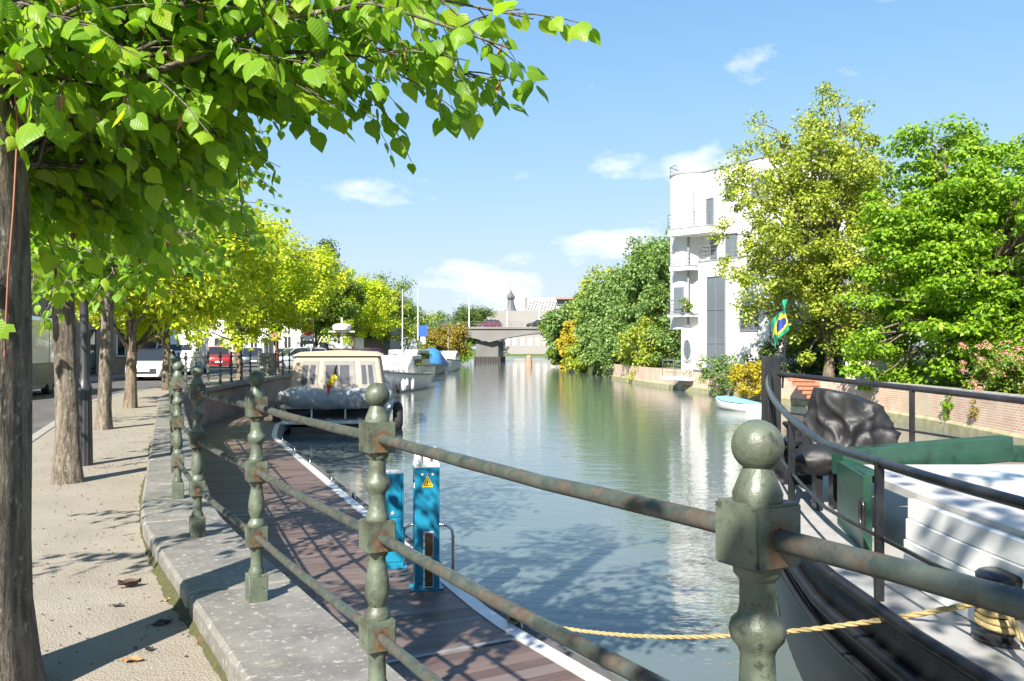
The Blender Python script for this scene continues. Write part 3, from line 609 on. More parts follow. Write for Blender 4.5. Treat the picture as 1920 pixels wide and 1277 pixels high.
M_GREEN = S('green_hatch_paint', (.022, .07, .045), (.014, .045, .032), 5, .3, .2, 30, dirt=(.012, .02, .018), dscale=6)
M_TARP = S('black_tarp', (.010, .010, .011), (.016, .016, .018), 3, .55, .5, 14, .012, stretch=(1, 1, .4))
mb = MB(); lv = [(-.9, .72, .93), (0.2, .90, .965), (.9, .975, .99), (1.30, 1, 1)]
mb.loft([outline(z-1.33+1.33-0, 0, k, yk) for z, k, yk in [(-1.33+a, b, c) for a, b, c in lv]], caps=False); mb.build('hull', M_HULL, bg_, smooth=50, world=True)
mb = MB(); n_ = len(YB); mb.add([(*side(y, -1, .03), -.02+sheer(y)) for y in YB]+[(*side(y, 1, .03), -.02+sheer(y)) for y in YB], [(i, i+1, n_+i+1, n_+i) for i in range(n_-1)]); mb.build('deck', M_BDECK, bg_, world=True)
for z, r, nm in ((-.02, .035, 'gunwale'), (-.25, .04, 'rubbing_strake'), (-.43, .028, 'rubbing_strake')):
    MB().tube(outline(z, -.012 if z < -.1 else .0, 1 if z > -.1 else (.992 if z > -.3 else .985), 1 if z > -.1 else .997), r, 8).build(nm, M_HULL, bg_, smooth=60, world=True)
RZ = .72
MB().tube(outline(RZ, .07), .027, 12).build('handrail', M_BLACK, bg_, smooth=60, world=True)
MB().tube([(x, y, z) for x, y, z in outline(.32, .07)], .012, 6).build('mid_rail', M_BLACK, bg_, smooth=60, world=True)
for y, s in ((6.35, -1), (4.55, -1), (3.05, -1), (1.2, -1), (7.75, -1), (8.0, 1), (6.6, 1), (5, 1), (8.75, -1)):
    x, _ = side(y, s, .07); mb = MB().box((x, y, (RZ-.04)/2+sheer(y)), (.055, .02, RZ+.06), math.atan(.24) if s > 0 else .3); mb.build('stanchion', M_BLACK, bg_, bevel=.003, world=True)
x, y = 2.80, 9.22
MB().box((x, y, .62), (.17, .17, 1.25)).build('bow_post', M_BLACK, bg_, bevel=.012, world=True)
# hatch: coamings, cover and raised lid
def cin(y, s=-1, i=.40): return side(y, s, i)
ys = list(np.linspace(-8, 6.2, 24)); mb = MB()
mb.loft([[(cin(y)[0]-.03, y, -.02), (cin(y)[0]+.03, y, -.02), (cin(y)[0]+.03, y, .44+.012*max(0, y-4)*3), (cin(y)[0]-.03, y, .44+.012*max(0, y-4)*3)] for y in ys if y > 5.2]); mb.build('coaming', M_GREEN, bg_, world=True, bevel=.006)
mb = MB(); mb.loft([[(cin(y)[0]-.015, y, .49), (cin(y)[0]+.09, y, .50), (cin(y)[0]+.09, y, .515), (cin(y)[0]-.015, y, .51)] for y in ys if y > 5.2]); mb.build('coaming_cap', M_GREEN, bg_, world=True)
a, b = cin(6.2), cin(6.2, 1)
mb = MB(); A = Vector((a[0]-.02, 6.22, .50)); B = Vector((a[0]+1.42, 6.22+.36, .56)); mb.bar(A, B, .15, .19); mb.build('cross_beam', M_GREEN, bg_, world=True, bevel=.008)
mb = MB(); mb.bar(B+Vector((0, 0, -.04)), B+Vector((1.5, .12, -.10)), .12, .12); mb.build('cross_beam', M_GREEN, bg_, world=True, bevel=.006)
MB().tube([(a[0]-.036, 5.6, .30+.1*math.cos(t_)) if 0 else (cin(5.6)[0]-.035, 5.6+.035*math.sin(t_), .25+.09*math.cos(t_)) for t_ in np.linspace(0, 6.28, 13)[:-1]], .012, 6, closed=True).build('porthole', M_BLACK, bg_, smooth=60, world=True)
mb = MB()
for k, (z0, z1, dx) in enumerate(((-.02, .10, 0), (.10, .22, .012), (.22, .34, .024), (.34, .455, .036))):
    mb = MB(); mb.loft([[(cin(y)[0]-.03+dx, y, z0+.004), (cin(y)[0]+.05, y, z0+.004), (cin(y)[0]+.05, y, z1), (cin(y)[0]-.03+dx, y, z1)] for y in ys if y < 5.3]); mb.build('side_board', M_WHITE, bg_, world=True, bevel=.004)
mb = MB(); hz = .485
top = [(cin(y)[0]+.06, y) for y in ys]+[(cin(y, 1)[0]-.06, y) for y in ys[::-1]]
mb.prism(top, hz-.05, hz); mb.build('hatch_cover', S('hatch_white', (.50, .485, .46), (.42, .41, .39), 2, .5, .1, 30, dirt=(.45, .42, .37), dscale=2.2, dpos=(.5, .8)), bg_, world=True)
mb = MB().box((3.85, 5.05, hz+.045), (2.3, .95, .085), math.atan(.24)); mb.build('raised_lid', M_WHITE, bg_, bevel=.008, world=True)
# bollard
def bollard(x, y, z): 
    mb = MB()
    mb.lathe([(.13, 0), (.13, .02), (.085, .03), (.08, .24), (.11, .27), (.115, .30), (.10, .315), (.001, .32)], 20, (x, y, z)); mb.build('bollard', M_BLACK, bg_, smooth=45, world=True)
bollard(2.27, 3.95, -.02)
# things on the bow
wl = thing('anchor_windlass', 'black iron windlass partly covered by the tarpaulin on the barge bow', 'windlass', (2.62, 6.75, .08))
mb = MB()
for dx in (-.26, -.12, .12): mb.box((dx, -.1+dx*.2, .22), (.05, .10, .5))
mb.tube([(-.4, -.1, .33), (.3, .06, .33)], .07, 12); mb.build('frame', M_BLACK, wl, smooth=40)
mb = MB(); mb.lathe([(.05, 0), (.10, .02), (.12, .06), (.075, .1), (.075, .16), (.11, .2), (.11, .22), (.02, .24)], 14, (-.13, .75, .38)); mb.box((-.13, .75, .17), (.3, .3, .42)); mb.build('capstan', M_BLACK, wl, smooth=40)
def tarp():
    from mathutils import noise as mn
    t_ = thing('tarpaulin', 'crumpled black tarpaulin draped over the windlass on the barge', 'tarpaulin', (2.78, 7.0, .36))
    mb = MB(); n, m = 110, 34; rings = []
    for i in range(m):
        u = i/(m-1); ring_ = []
        for j in range(n):
            a = 2*math.pi*j/n; ca, sa = math.cos(a), math.sin(a)
            sq = (abs(ca)**2.6+abs(sa)**2.6)**(-1/2.6)
            r = (u/.14)*.72+.02 if u < .14 else .74+.26*math.sin((u-.14)/.86*math.pi/2)
            zz = .60-.04*u/.14 if u < .14 else .56*(1-((u-.14)/.86)**1.25)
            if u > .8: r += (u-.8)*.55; 
            w1 = mn.noise(Vector((ca*1.5, sa*1.5, u*2)))*1.6; k_ = min(1, max(0, (u-.06)*2.2))
            fold = k_*(.045*(1-abs(math.sin(2.5*a+2.6*u+w1)))**2.2+.03*(1-abs(math.sin(5.5*a-3.2*u+2*w1)))**2.5-.015)
            nz = mn.noise(Vector((ca*1.6, sa*1.6, u*2.4)))*.06-k_*.03*(1-abs(math.sin(9*u+2*ca+3*w1)))**3
            ring_.append((ca*(.37*sq*r+fold+nz*r), sa*(.28*sq*r+fold+nz*r), zz+nz*.5*min(1, r)-.13*ca*(1-u)*r))
        rings.append(ring_)
    mb.loft(rings); mb.build('cover', M_TARP, t_, smooth=70)
    mb = MB(); rings = []
    for i in range(14):
        u = i/13; rings.append([(-.40+.20*math.cos(a)*(math.sin(u*math.pi)**.6)*(1+.3*mn.noise(Vector((math.cos(a)*2, math.sin(a)*2, u*5)))), -.42+.16*math.sin(a)*(math.sin(u*math.pi)**.6)*(1+.4*mn.noise(Vector((math.cos(a)*3, math.sin(a)*3, u*6+7)))), -.02+.26*u) for a in np.linspace(0, 2*math.pi, 24)[:-1]])
    mb.loft(rings); mb.build('bundled_end', M_TARP, t_, smooth=60)
tarp()
# flag on its staff at the bow
fl = thing('flag', 'green flag with yellow diamond and blue disc on the barge bow staff', 'flag', (2.90, 9.15, 1.1))
MB().tube([(0, 0, -.2), (.03, 0, .35), (.06, 0, .78)], [.012, .011, .007], 8).build('staff', M_BLACK, fl, smooth=60)
def flagcloth(parent, w_, h_, top, cols, fn, fold=.05, sx=1, nm='cloth', droop=.55):
    n, m = 22, 26; mb = MB(); P = []
    for i in range(n+1):
        for j in range(m+1):
            u, v = i/n, j/m; P.append((top[0]+sx*(u*w_*.36+fold*.5*math.sin(u*9+v*3)), top[1]+fold*math.sin(u*14+v*2.2), top[2]-v*h_-u*droop*w_+.015*math.sin(u*11)))
    for i in range(n):
        for j in range(m): mb.mat(fn((i+.5)/n, (j+.5)/m)).add([P[i*(m+1)+j], P[(i+1)*(m+1)+j], P[(i+1)*(m+1)+j+1], P[i*(m+1)+j+1]], [(0, 1, 2, 3)])
    o = mb.mesh(nm, cols, recalc=False)
    bm = bmesh.new(); bm.from_mesh(o); bmesh.ops.remove_doubles(bm, verts=bm.verts, dist=1e-5); bm.to_mesh(o); bm.free()
    o.polygons.foreach_set('use_smooth', [True]*len(o.polygons)); return child(nm, o, parent)
cloth = lambda n, c: S('flag_'+n, c, tuple(x*.85 for x in c), 20, .8, .1, 200)
def brz(u, v):
    x, y = (u-.5)*2, (v-.5)*2
    if x*x+y*y*.6 < .13: return 2
    return 1 if abs(x)+abs(y) < .86 else 0
flagcloth(fl, .46, .30, (.058, 0, .76), [cloth('green', (.01, .25, .13)), cloth('yellow', (.75, .55, .03)), cloth('blue', (.02, .05, .28))], brz, sx=-1)
# ropes
def rope(name, label, pts, r=.014, strands=True):
    pts = [Vector(p) for p in pts]; o = thing(name, label, 'rope', tuple(pts[0])); cur = []
    for a, b in zip(pts, pts[1:]):
        k = max(2, int((b-a).length/.02)); cur += [a+(b-a)*(i/k) for i in range(k)]
    cur.append(pts[-1]); mb = MB()
    for s in range(3):
        q = []
        for i, p in enumerate(cur):
            t_ = (cur[min(i+1, len(cur)-1)]-cur[max(i-1, 0)]).normalized(); u = t_.cross(Vector((0, 0, 1)) if abs(t_.z) < .9 else Vector((1, 0, 0))).normalized(); v = t_.cross(u); an = i*.55+s*2.094
            q.append(p+(u*math.cos(an)+v*math.sin(an))*r*.52)
        mb.tube(q, r*.58, 6)
    mb.build('strands', M_ROPE, o, smooth=70, world=True); return o
def sag(a, b, d, k=14): return [Vector(a)+(Vector(b)-Vector(a))*u-Vector((0, 0, 4*d*u*(1-u))) for u in np.linspace(0, 1, k)]
ca = Q.off(Q.at_y(6.85)-.9, 2.63); clp = Vector((ca[0], ca[1], DK+.03))
rope('mooring_rope', 'slack yellow mooring rope stretched from the jetty cleat to the barge', sag(clp, (2.17, 3.93, .16), .16))
rope('mooring_rope', 'yellow rope running down from the barge bollard past the black post', sag((2.2, 3.86, .2), (1.98, 2.75, -.12), .02))
ck = thing('rope_knot', 'greyish rope hitched round the cleat on the jetty edge', 'rope', tuple(clp)); mb = MB()
for k in range(5): mb.tube([clp+Vector((-.02+.05*math.cos(a), (k-2)*.028+.01*math.sin(a*2), .012+.04*math.sin(a))) for a in np.linspace(0, 6.28, 15)[:-1]], .014, 6, closed=True)
mb.build('turns', S('old_rope', (.33, .27, .19), (.22, .18, .12), 40, .9, .9, 200, .006), ck, smooth=60, world=True)
rc = thing('rope_coil', 'yellow rope wound several turns round the barge bollard', 'rope', (2.27, 3.95, .03)); mb = MB()
for k in range(6):
    zz = .03+k*.031; mb.tube([((.098+.004*math.sin(a*3+k))*math.cos(a), (.098+.004*math.sin(a*3+k))*math.sin(a), zz+.008*math.sin(a+k)) for a in np.linspace(0, 6.28, 33)[:-1]], .0165, 8, closed=True)
mb.build('turns', M_ROPE, rc, smooth=60)
# ------------------------------------------------------------------ blue supply pedestals on the jetty
M_TEAL = S('turquoise_paint', (.011, .19, .31), (.009, .165, .28), 3, .35, .04, 40, dirt=(.02, .13, .17), dscale=5, dpos=(.62, .9))
M_YEL = S('warning_yellow', (.75, .52, .02), (.7, .48, .02), 5, .5, 0)
def pedestal(name, label, p, rz, h, two):
    t_ = thing(name, label, 'pedestal', (p[0], p[1], DK), rz); wd, dp = .235, .20
    MB().box((0, 0, h/2+.01), (wd, dp, h)).build('casing', M_TEAL, t_, bevel=.006)
    MB().box((0, 0, .008), (wd+.08, dp+.05, .016)).build('foot_plate', M_TEAL, t_, bevel=.003)
    f = -dp/2-.003
    if two:
        MB().box((0, f, h*.52), (wd-.05, .010, h*.93)).build('door', M_TEAL, t_, bevel=.004)
        mb = MB().box((0, 0, h+.03), (wd+.004, dp+.004, .045)); mb.build('collar', M_WHITE, t_, bevel=.006)
        for sx in (-1, 1):
            for sy in (-1, 1): MB().box((sx*.085, sy*.07, h+.105), (.05, .035, .12), top=.8).build('lamp_bracket', M_WHITE, t_, bevel=.004)
        MB().lathe([(.045, h+.05), (.05, h+.10), (.045, h+.16), (.02, h+.17)], 14).build('lamp_glass', glass('lamp_lens', (.5, .5, .48), .1), t_, smooth=50)
        MB().box((0, 0, h+.18), (.20, .17, .025)).build('lamp_cap', M_WHITE, t_, bevel=.005)
        for z in (.62-.18, .62-.18-.29):
            fr_ = MB().box((.01, f-.006, z), (.10, .008, .25)).build('socket_frame', M_ALU, t_, bevel=.004)
            MB().box((.012, f-.012, z), (.075, .008, .215)).build('socket_window', glass('amber_cover', (.10, .055, .025), .15), fr_)
            for k in range(3): MB().box((-.034, f-.012, z+.07*(k-1)), (.018, .012, .045)).build('hinge', M_WHITE, fr_)
        MB().prism([(-.048, 0), (.048, 0), (0, .085)], 0, .003); tri = MB()
        def plate(pts, dpth, z0): return [(x, f-.006-dpth, z0+z) for x, z in pts]
        mb = MB(); mb.mat(0).add(plate([(-.05, -.012), (.05, -.012), (.05, .006), (0, .10), (-.05, .006)], .001, h*.86), [(0, 1, 2, 3, 4)])
        mb.mat(1).add(plate([(-.043, .004), (.043, .004), (0, .086)], .002, h*.86), [(0, 1, 2)]); mb.mat(0).add(plate([(-.033, .010), (.033, .010), (0, .073)], .003, h*.86), [(0, 1, 2)])
        mb.mat(1).add(plate([(.004, .058), (-.010, .034), (-.001, .034), (-.004, .014), (.011, .041), (.002, .041)], .004, h*.86), [(0, 1, 2, 3, 4, 5)])
        mb.build('warning_triangle', [M_YEL, M_BLACK], t_, recalc=False)
        for xx, mt in ((-.05, M_WHITE), (0, M_GREYM), (.05, M_WHITE)): MB().lathe([(.012, 0), (.012, .006), (.001, .007)], 10).build('button', mt, t_).matrix_local = Matrix.Translation((xx, f-.004, h*.955)) @ Matrix.Rotation(RAD(90), 4, 'X')
        for z in (h*.93, h*.86): MB().box((-wd/2-.002, -.03, z), (.004, .05, .05)).build('sticker', M_WHITE, t_)
    else:
        for z, hh in ((h*.76, h*.42), (h*.30, h*.46)):
            d_ = MB().box((0, f, z), (wd-.05, .010, hh)).build('door', M_TEAL, t_, bevel=.004)
            k = MB().lathe([(.018, 0), (.018, .01), (.001, .012)], 12).build('lock', M_ALU, d_); k.matrix_local = Matrix.Translation((.0, f-.005, z+(-.16 if z > h*.5 else .14))) @ Matrix.Rotation(RAD(90), 4, 'X')
        MB().box((0, 0, h+.018), (wd+.004, dp+.004, .016)).build('cap', M_ALU, t_, bevel=.004)
    return t_
pd = at(797, 1107, 8.14); pedestal('power_pedestal', 'tall turquoise power pedestal with yellow warning triangle and white lamp top', (pd.x, pd.y+.1), .22, 1.16, True)
pd = at(738, 1062, 9.04); pedestal('water_pedestal', 'shorter turquoise pedestal with two locked doors behind the railing post', (pd.x-.02, pd.y), .22, .98, False)
gh = thing('ladder_handrail', 'bent steel tube hoop behind the tall turquoise pedestal', 'handrail', (-.95, 9.0, DK))
MB().tube([(-.20, 0, -.1), (-.20, 0, .34), (-.18, 0, .41), (-.12, 0, .45), (.0, -.02, .46), (.20, -.04, .46), (.27, -.05, .45), (.32, -.05, .41), (.33, -.05, .34), (.33, -.05, -.1)], .017, 10).build('tube', M_STEEL, gh, smooth=60)
# ------------------------------------------------------------------ white riverside house
M_RENDER = S('white_render', (.66, .655, .64), (.60, .595, .58), .7, .8, .12, 60, dirt=(.48, .46, .42), dscale=.5, dpos=(.55, .85), stretch=(1, 1, .35))
M_ROOFG = S('zinc_roof', (.25, .26, .28), (.19, .2, .21), 2, .5, .05)
HC = np.array([11.3, 55.0]); HF = np.array([.515, -.857]); HN = np.array([-.857, -.515])   # corner, along facade, outward
HROT = math.atan2(HF[1], HF[0])
hs = thing('white_house', 'tall white rendered apartment house with rounded end and railed balconies over the canal', 'house', (HC[0], HC[1], -1.3), HROT)
# local frame: +x along the facade towards the viewer, -y outward to the canal; z=0 is the water line
def wallseg(mb, x0, x1, z0, z1, y0, y1): mb.box(((x0+x1)/2, (y0+y1)/2, (z0+z1)/2), (x1-x0, y1-y0, z1-z0))
HT = 13.7
mb = MB(); wallseg(mb, 0, 8.2, 0, HT, .0, 8); mb.build('main_block', M_RENDER, hs)
mb = MB(); mb.lathe([(1.42, 3.85), (1.42, HT), (1.3, HT+.001)], 48, (0, .45, 0)); mb.build('round_tower', M_RENDER, hs, smooth=40)
mb = MB(); mb.lathe([(1.0, -.2), (1.0, 3.85)], 32, (.5, .6, 0)); mb.build('tower_base', M_RENDER, hs, smooth=40)
mb = MB(); mb.lathe([(1.47, HT), (1.47, HT+.1), (1.38, HT+.1)], 48, (0, .45, 0)); wallseg(mb, 0, 8.27, HT+.002, HT+.09, -.07, 8.05); mb.build('roof_edge', M_ROOFG, hs, smooth=30)
mb = MB(); wallseg(mb, 1.9, 7.6, .0, 7.95, -.85, .02); mb.build('bay', M_RENDER, hs)
mb = MB(); wallseg(mb, .4, 8, -.3, .95, -1.15, -.3); mb.build('plinth', S('grey_plinth', (.42, .41, .4), None, 2, .8), hs)
mb = MB(); mb.box((1.2, -1.6, .75), (2.6, 1.0, .25)); mb.build('landing', S('grey_plinth', (.42, .41, .4)), hs, bevel=.02)
def rail(pts, z, h=.95, n=4, nm='balustrade'):
    mb = MB(); pts = [Vector((x, y, 0)) for x, y in pts]
    for k in range(n): mb.tube([p+Vector((0, 0, z+h*(k+1)/n)) for p in pts], .022 if k == n-1 else .013, 6)
    for a, b in zip(pts, pts[1:]):
        m = max(1, int((b-a).length/.9))
        for i in range(m+1): q = a+(b-a)*(i/m); mb.tube([q+Vector((0, 0, z)), q+Vector((0, 0, z+h))], .018, 6)
    return mb.build(nm, M_GREYM, hs, smooth=60)
def slab(poly, z0, z1): 
    o = MB().prism(poly, z0, z1).build('balcony', M_RENDER, hs); 
    e = MB(); n = len(poly)
    for a, b in zip(poly, poly[1:]): e.bar((a[0], a[1], z1+.03), (b[0], b[1], z1+.03), .06, .07)
    e.build('slab_edge', M_ROOFG, o); return o
b1 = [(.0, -.9), (.4, -2.0), (3.3, -1.25), (3.3, .0), (.3, .0)]; slab(b1, 9.65, 10.05); rail(b1[:4], 10.05)
b2 = [(-.1, -.85), (.2, -1.7), (1.7, -1.4), (1.7, 0), (.2, 0)]; slab(b2, 7.5, 7.75); rail(b2[:4], 7.75)
rail([(1.95, 0), (1.95, -.8), (7.55, -.8), (7.55, 0)], 7.97); mb = MB(); wallseg(mb, 1.85, 7.65, 7.952, 8.03, -.9, -.78); mb.build('terrace_edge', M_ROOFG, hs)
b3 = [(-.2, -.85), (.0, -1.7), (1.6, -1.5), (1.6, 0), (.2, 0)]; slab(b3, 4.6, 4.75); rail(b3[:4], 4.75, .9)
rail([(-.05, -1.1), (-.05, -2.05), (2.45, -2.05), (3.4, -1.3)], .88, 1.0); rail([(-1.3, .45), (-.9, -.65), (0, -.95)], HT+.1, .55, 2)
def win(x0, x1, z0, z1, y, nx=1, nz=1, nm='window', fr=M_GREYM, dep=.06):
    f = MB(); t_ = .06
    f.box(((x0+x1)/2, y-.01, z0+t_/2), (x1-x0, dep, t_)); f.box(((x0+x1)/2, y-.01, z1-t_/2), (x1-x0, dep, t_))
    for i in range(nx+1): f.box((x0+t_/2+(x1-x0-t_)*i/nx, y-.012, (z0+z1)/2), (t_, dep, z1-z0-2*t_-.004))
    for j in range(1, nz): f.box(((x0+x1)/2, y-.008, z0+(z1-z0)*j/nz), (x1-x0-2*t_, dep*.8, t_*.8))
    o = f.build(nm, fr, hs)
    for i in range(nx):
        for j in range(nz): MB().box((x0+(x1-x0)*(i+.5)/nx, y+.005, z0+(z1-z0)*(j+.5)/nz), ((x1-x0)/nx-.05, .03, (z1-z0)/nz-.05)).build('pane', M_GLASSH, o)
    return o
M_GLASSH = glass('house_glass', (.10, .12, .14), .06)
win(1.75, 2.4, 10.05, 12.0, -.02, nm='door'); win(3.4, 4.3, 11.6, 12.6, -.02)
win(2.1, 2.7, 8.0, 9.5, -.02, nm='door'); win(3.4, 4.4, 8.1, 9.6, -.02, 1, 2)
win(2.7, 4.25, .9, 7.0, -.87, 2, 3, dep=.1); win(6, 7, 8.2, 9.6, -.02); win(5.5, 6.8, 11.3, 12.6, -.02); win(5.4, 6.8, 3.6, 5.0, -.87, 2, 1); 
# window on the curve, drain pipe, porthole
o = MB().box((.25, -.96, 5.65), (.75, .12, 1.75), .17).build('window', M_GREYM, hs); MB().box((.24, -1.0, 5.65), (.6, .08, 1.6), .17).build('pane', M_GLASSH, o)
MB().tube([(1.1, -.93, 4.0), (1.1, -.93, 9.6)], .07, 10).build('drain_pipe', M_ROOFG, hs, smooth=50); MB().tube([(1.2, -.62, 10.1), (1.2, -.62, 12.6)], .07, 10).build('drain_pipe', M_ROOFG, hs, smooth=50)
rg = [(.5+1.06*math.cos(a_)*1 if 0 else 1.28+.42*math.cos(a_), -.33-.02, 2.55+.68*math.sin(a_)) for a_ in np.linspace(0, 6.283, 33)[:-1]]
mb = MB(); mb.tube([(1.05+.42*math.cos(a_), -.98, 2.5+.68*math.sin(a_)) for a_ in np.linspace(0, 6.283, 33)[:-1]], .07, 8, closed=True); o = mb.build('porthole', M_ALU, hs, smooth=60)
mb = MB(); mb.add([(1.05+.42*math.cos(a_), -.96, 2.5+.68*math.sin(a_)) for a_ in np.linspace(0, 6.283, 33)[:-1]], [tuple(range(32))]); mb.box((1.05, -.99, 2.5), (.05, .04, 1.3)); mb.build('pane', M_GLASSH, o)
mb = MB(); wallseg(mb, .45, 1.95, .0, 3.9, -.93, .02); mb.build('base_wall', M_RENDER, hs)
pl = bush('potted_plant', 'small potted plant on the lower corner balcony of the white house', (HC[0]-.55, HC[1]-2.0, 4.0), (.4, .4, .5), 14, 60, .1, LF_GRN, 90, clr=.2, cat='plant', stems=4)
# ------------------------------------------------------------------ right bank: walls, steps, garden
M_PALE = brick('pale_wall_brick', (.62, .52, .40), (.68, .58, .46), (.62, .55, .45), .4, .16, 'SUM', dirt=(.50, .44, .34))
rw = thing('canal_wall', 'weathered pale red brick retaining wall along the right side of the canal', 'wall')
ts = np.linspace(0, RB.at_y(78), 90); n = len(ts); mb = MB(); A = [RB.off(x, -.0) for x in ts]; B_ = [RB.off(x, .34) for x in ts]
mb.add([(a[0], a[1], -3) for a in A]+[(a[0], a[1], -.02) for a in A], [(i, i+1, n+i+1, n+i) for i in range(n-1)]); mb.build('brickwork', M_BRICKR, rw)
t = 0.
while t < RB.at_y(52):
    mb = MB(); tt = np.linspace(t+.006, t+1.2, 3); mb.prism([tuple(RB.off(x, -.05)) for x in tt]+[tuple(RB.off(x, .36)) for x in tt[::-1]], -.035, .05); mb.build('cap_stone', M_KERB, rw, bevel=.015); t += 1.206
mb = MB(); mb.loft([[(*RB.off(x, -.10), -3), (*RB.off(x, .0), -3), (*RB.off(x, .0), -.98), (*RB.off(x, -.10), -1.06)] for x in ts]); mb.build('footing', S('mossy_concrete', (.36, .33, .22), (.22, .21, .1), 3, .9, .5, 20, .02), rw)
gw = thing('garden_wall', 'brick garden wall with grey capping on top of the canal wall', 'wall', (14.6, 22.6, -.1)); 
mb = MB().box((3.0, .6, .42), (6.4, .36, .95), -.1); mb.build('brickwork', brick('garden_brick', (.50, .24, .16), (.60, .38, .28), (.62, .55, .46), .22, .08, 'XZ', mort=.018), gw)
for k in range(6): MB().box((.33+k*1.06, .6+.1*(3.0-(.33+k*1.06)), .93), (1.05, .46, .07), -.1).build('capping', M_KERB, gw, bevel=.01)
pw = thing('terrace_wall', 'low pale stone terrace wall beside the red steps', 'wall', (13.9, 36.5, -.1))
mb = MB().box((2.6, -.6, .10), (4.6, .4, 1.6), -.35); mb.build('stonework', M_PALE, pw)
st = thing('garden_steps', 'flight of red brick steps leading from the garden down to the water', 'steps', (12.7, 38.2, -1.3))
for k in range(7): MB().box((.9-.17*k*-1*-1 if 0 else 1.45-.2*k, 0, .12+.19*k), (1.1, 1.3, .19), -.3).build('step', S('red_tile', (.36, .13, .07), (.28, .10, .055), 6, .8, .3), st, bevel=.01)
tn = thing('garden_tent', 'low grey peaked tent roof on pale legs in the garden', 'tent', (15.9, 47.5, -.12))
mb = MB(); n = 24; rings = []
for r, z in ((.05, 1.5), (.4, 1.22), (.9, .95), (1.5, .72), (1.62, .62)): rings.append([(r*(1+.06*math.cos(6*2*math.pi*j/n))*math.cos(2*math.pi*j/n), r*(1+.06*math.cos(6*2*math.pi*j/n))*math.sin(2*math.pi*j/n), z-.05*math.cos(6*2*math.pi*j/n)*(r/1.6)) for j in range(n)])
mb.loft(rings); mb.build('canopy', S('grey_canvas', (.20, .20, .20), (.15, .15, .15), 4, .8, .3, 12, .02), tn, smooth=40)
for k in range(6): MB().tube([(1.5*math.cos(k*1.047+.5), 1.5*math.sin(k*1.047+.5), 0), (1.42*math.cos(k*1.047+.5), 1.42*math.sin(k*1.047+.5), .7)], .05, 8).build('leg', M_WHITE, tn, smooth=50)
# trees and shrubs of the garden
tree('garden_tree', 'tall loose crowned tree with yellowing leaves in front of the white house', (15.2, 41, -.1), (14.9, 40.6, 6.6), (4.2, 4.2, 6.4), 520, 125, .165, LF_OLV, .24, 81, hollow=.25, lump=.3, clr=.62, limbs=40, zmin=.7, extra=[(14.6+dx, 40.5, 12.6+dz) for dx, dz in ((0, 0), (.3, .6), (-.3, -.5), (1.6, -.8), (1.9, .1), (-1.8, -1.2), (.2, 1.1))])
tree('garden_tree', 'broad bright green tree with drooping layered branches above the brick wall', (17.3, 31.5, -.1), (17.2, 31.2, 4.6), (4.7, 4.4, 5.0), 560, 150, .165, LF_BRT, .25, 82, hollow=.3, lump=.26, clr=.66, limbs=40, zmin=-.1, tpl=LOBED, flat=.42)
tree('garden_tree', 'green tree behind the layered tree and beside the house', (21.5, 41, -.1), (21.5, 41, 5), (4, 4, 4.6), 200, 120, .22, LF_GRN, .22, 83, clr=.8)
tree('garden_tree', 'bright tree farther along behind the brick garden wall', (23.5, 30, -.1), (23.5, 30, 4.4), (4, 4, 4.4), 220, 120, .2, LF_BRT, .22, 84, clr=.8, zmin=0)
bush('hedge_shrub', 'dark green shrub under the tall yellowing tree', (14.6, 43.5, 1.0), (2.4, 2, 1.5), 50, 90, .16, LF_DARK, 85, clr=.5)
bush('hedge_shrub', 'dense dark shrub behind the grey tent', (19.5, 48, 1.6), (4.2, 2.2, 2.2), 70, 90, .2, LF_DARK, 86, clr=.7)
bush('waterside_shrub', 'grey-green shrub at the foot of the white house', (11.3, 46.2, .0), (.95, 1.3, 1.3), 45, 90, .11, LF_SUM, 87, clr=.34)
bush('waterside_shrub', 'bright yellow shrub overhanging the canal near the steps', (11.9, 42.8, -.1), (1.05, 1.2, .85), 45, 90, .12, LF_GOLD, 88, clr=.32)
LF_PINK = leafmat('hydrangea_pink', [(.2, (.55, .22, .18)), (.5, (.68, .34, .26)), (.85, (.72, .5, .38))], .2, .8)
def hydr(c, rad, seed, label):
    t_ = bush('hydrangea', label, c, rad, 40, 80, .11, LF_GRN, seed, 'pink hydrangeas on the canal wall', clr=.3, tpl=LOBED); rng = np.random.default_rng(seed); k = 46
    C = crown_centres(rng, (0, 0, rad[2]), (rad[0]*1.08, rad[1]*1.08, rad[2]*1.1), k, .85, .2, .15)
    child('flower_heads', leaves_mesh('flower_heads', LOBED, *clump_leaves(rng, C, np.full(len(C), .13), 60, .045), LF_PINK), t_)
hydr((14.9, 25.6, .42), (1.0, 1.1, .62), 91, 'pink hydrangea beside the brick garden wall'); hydr((15.9, 27.3, .75), (1.3, 1.1, .95), 92, 'larger pink hydrangea behind the one by the garden wall')
bush('wall_creeper', 'bright green creeper hanging down the face of the canal wall', tuple(np.append(RB.off(RB.at_y(27.3), .02), -.5)), (.22, .35, .62), 20, 90, .06, LF_BRT, 93, clr=.14, cat='creeper', stems=3)
bush('wall_creeper', 'small reddish tuft growing from the canal wall', tuple(np.append(RB.off(RB.at_y(25.6), .0), -.55)), (.18, .3, .35), 10, 60, .05, LF_AUT, 94, clr=.12, cat='creeper', stems=3)
bush('garden_shrub', 'yellow-green shrub spilling over the terrace wall', (15.3, 33.6, .2), (1.2, .9, .5), 30, 90, .11, LF_BRT, 95, clr=.3)
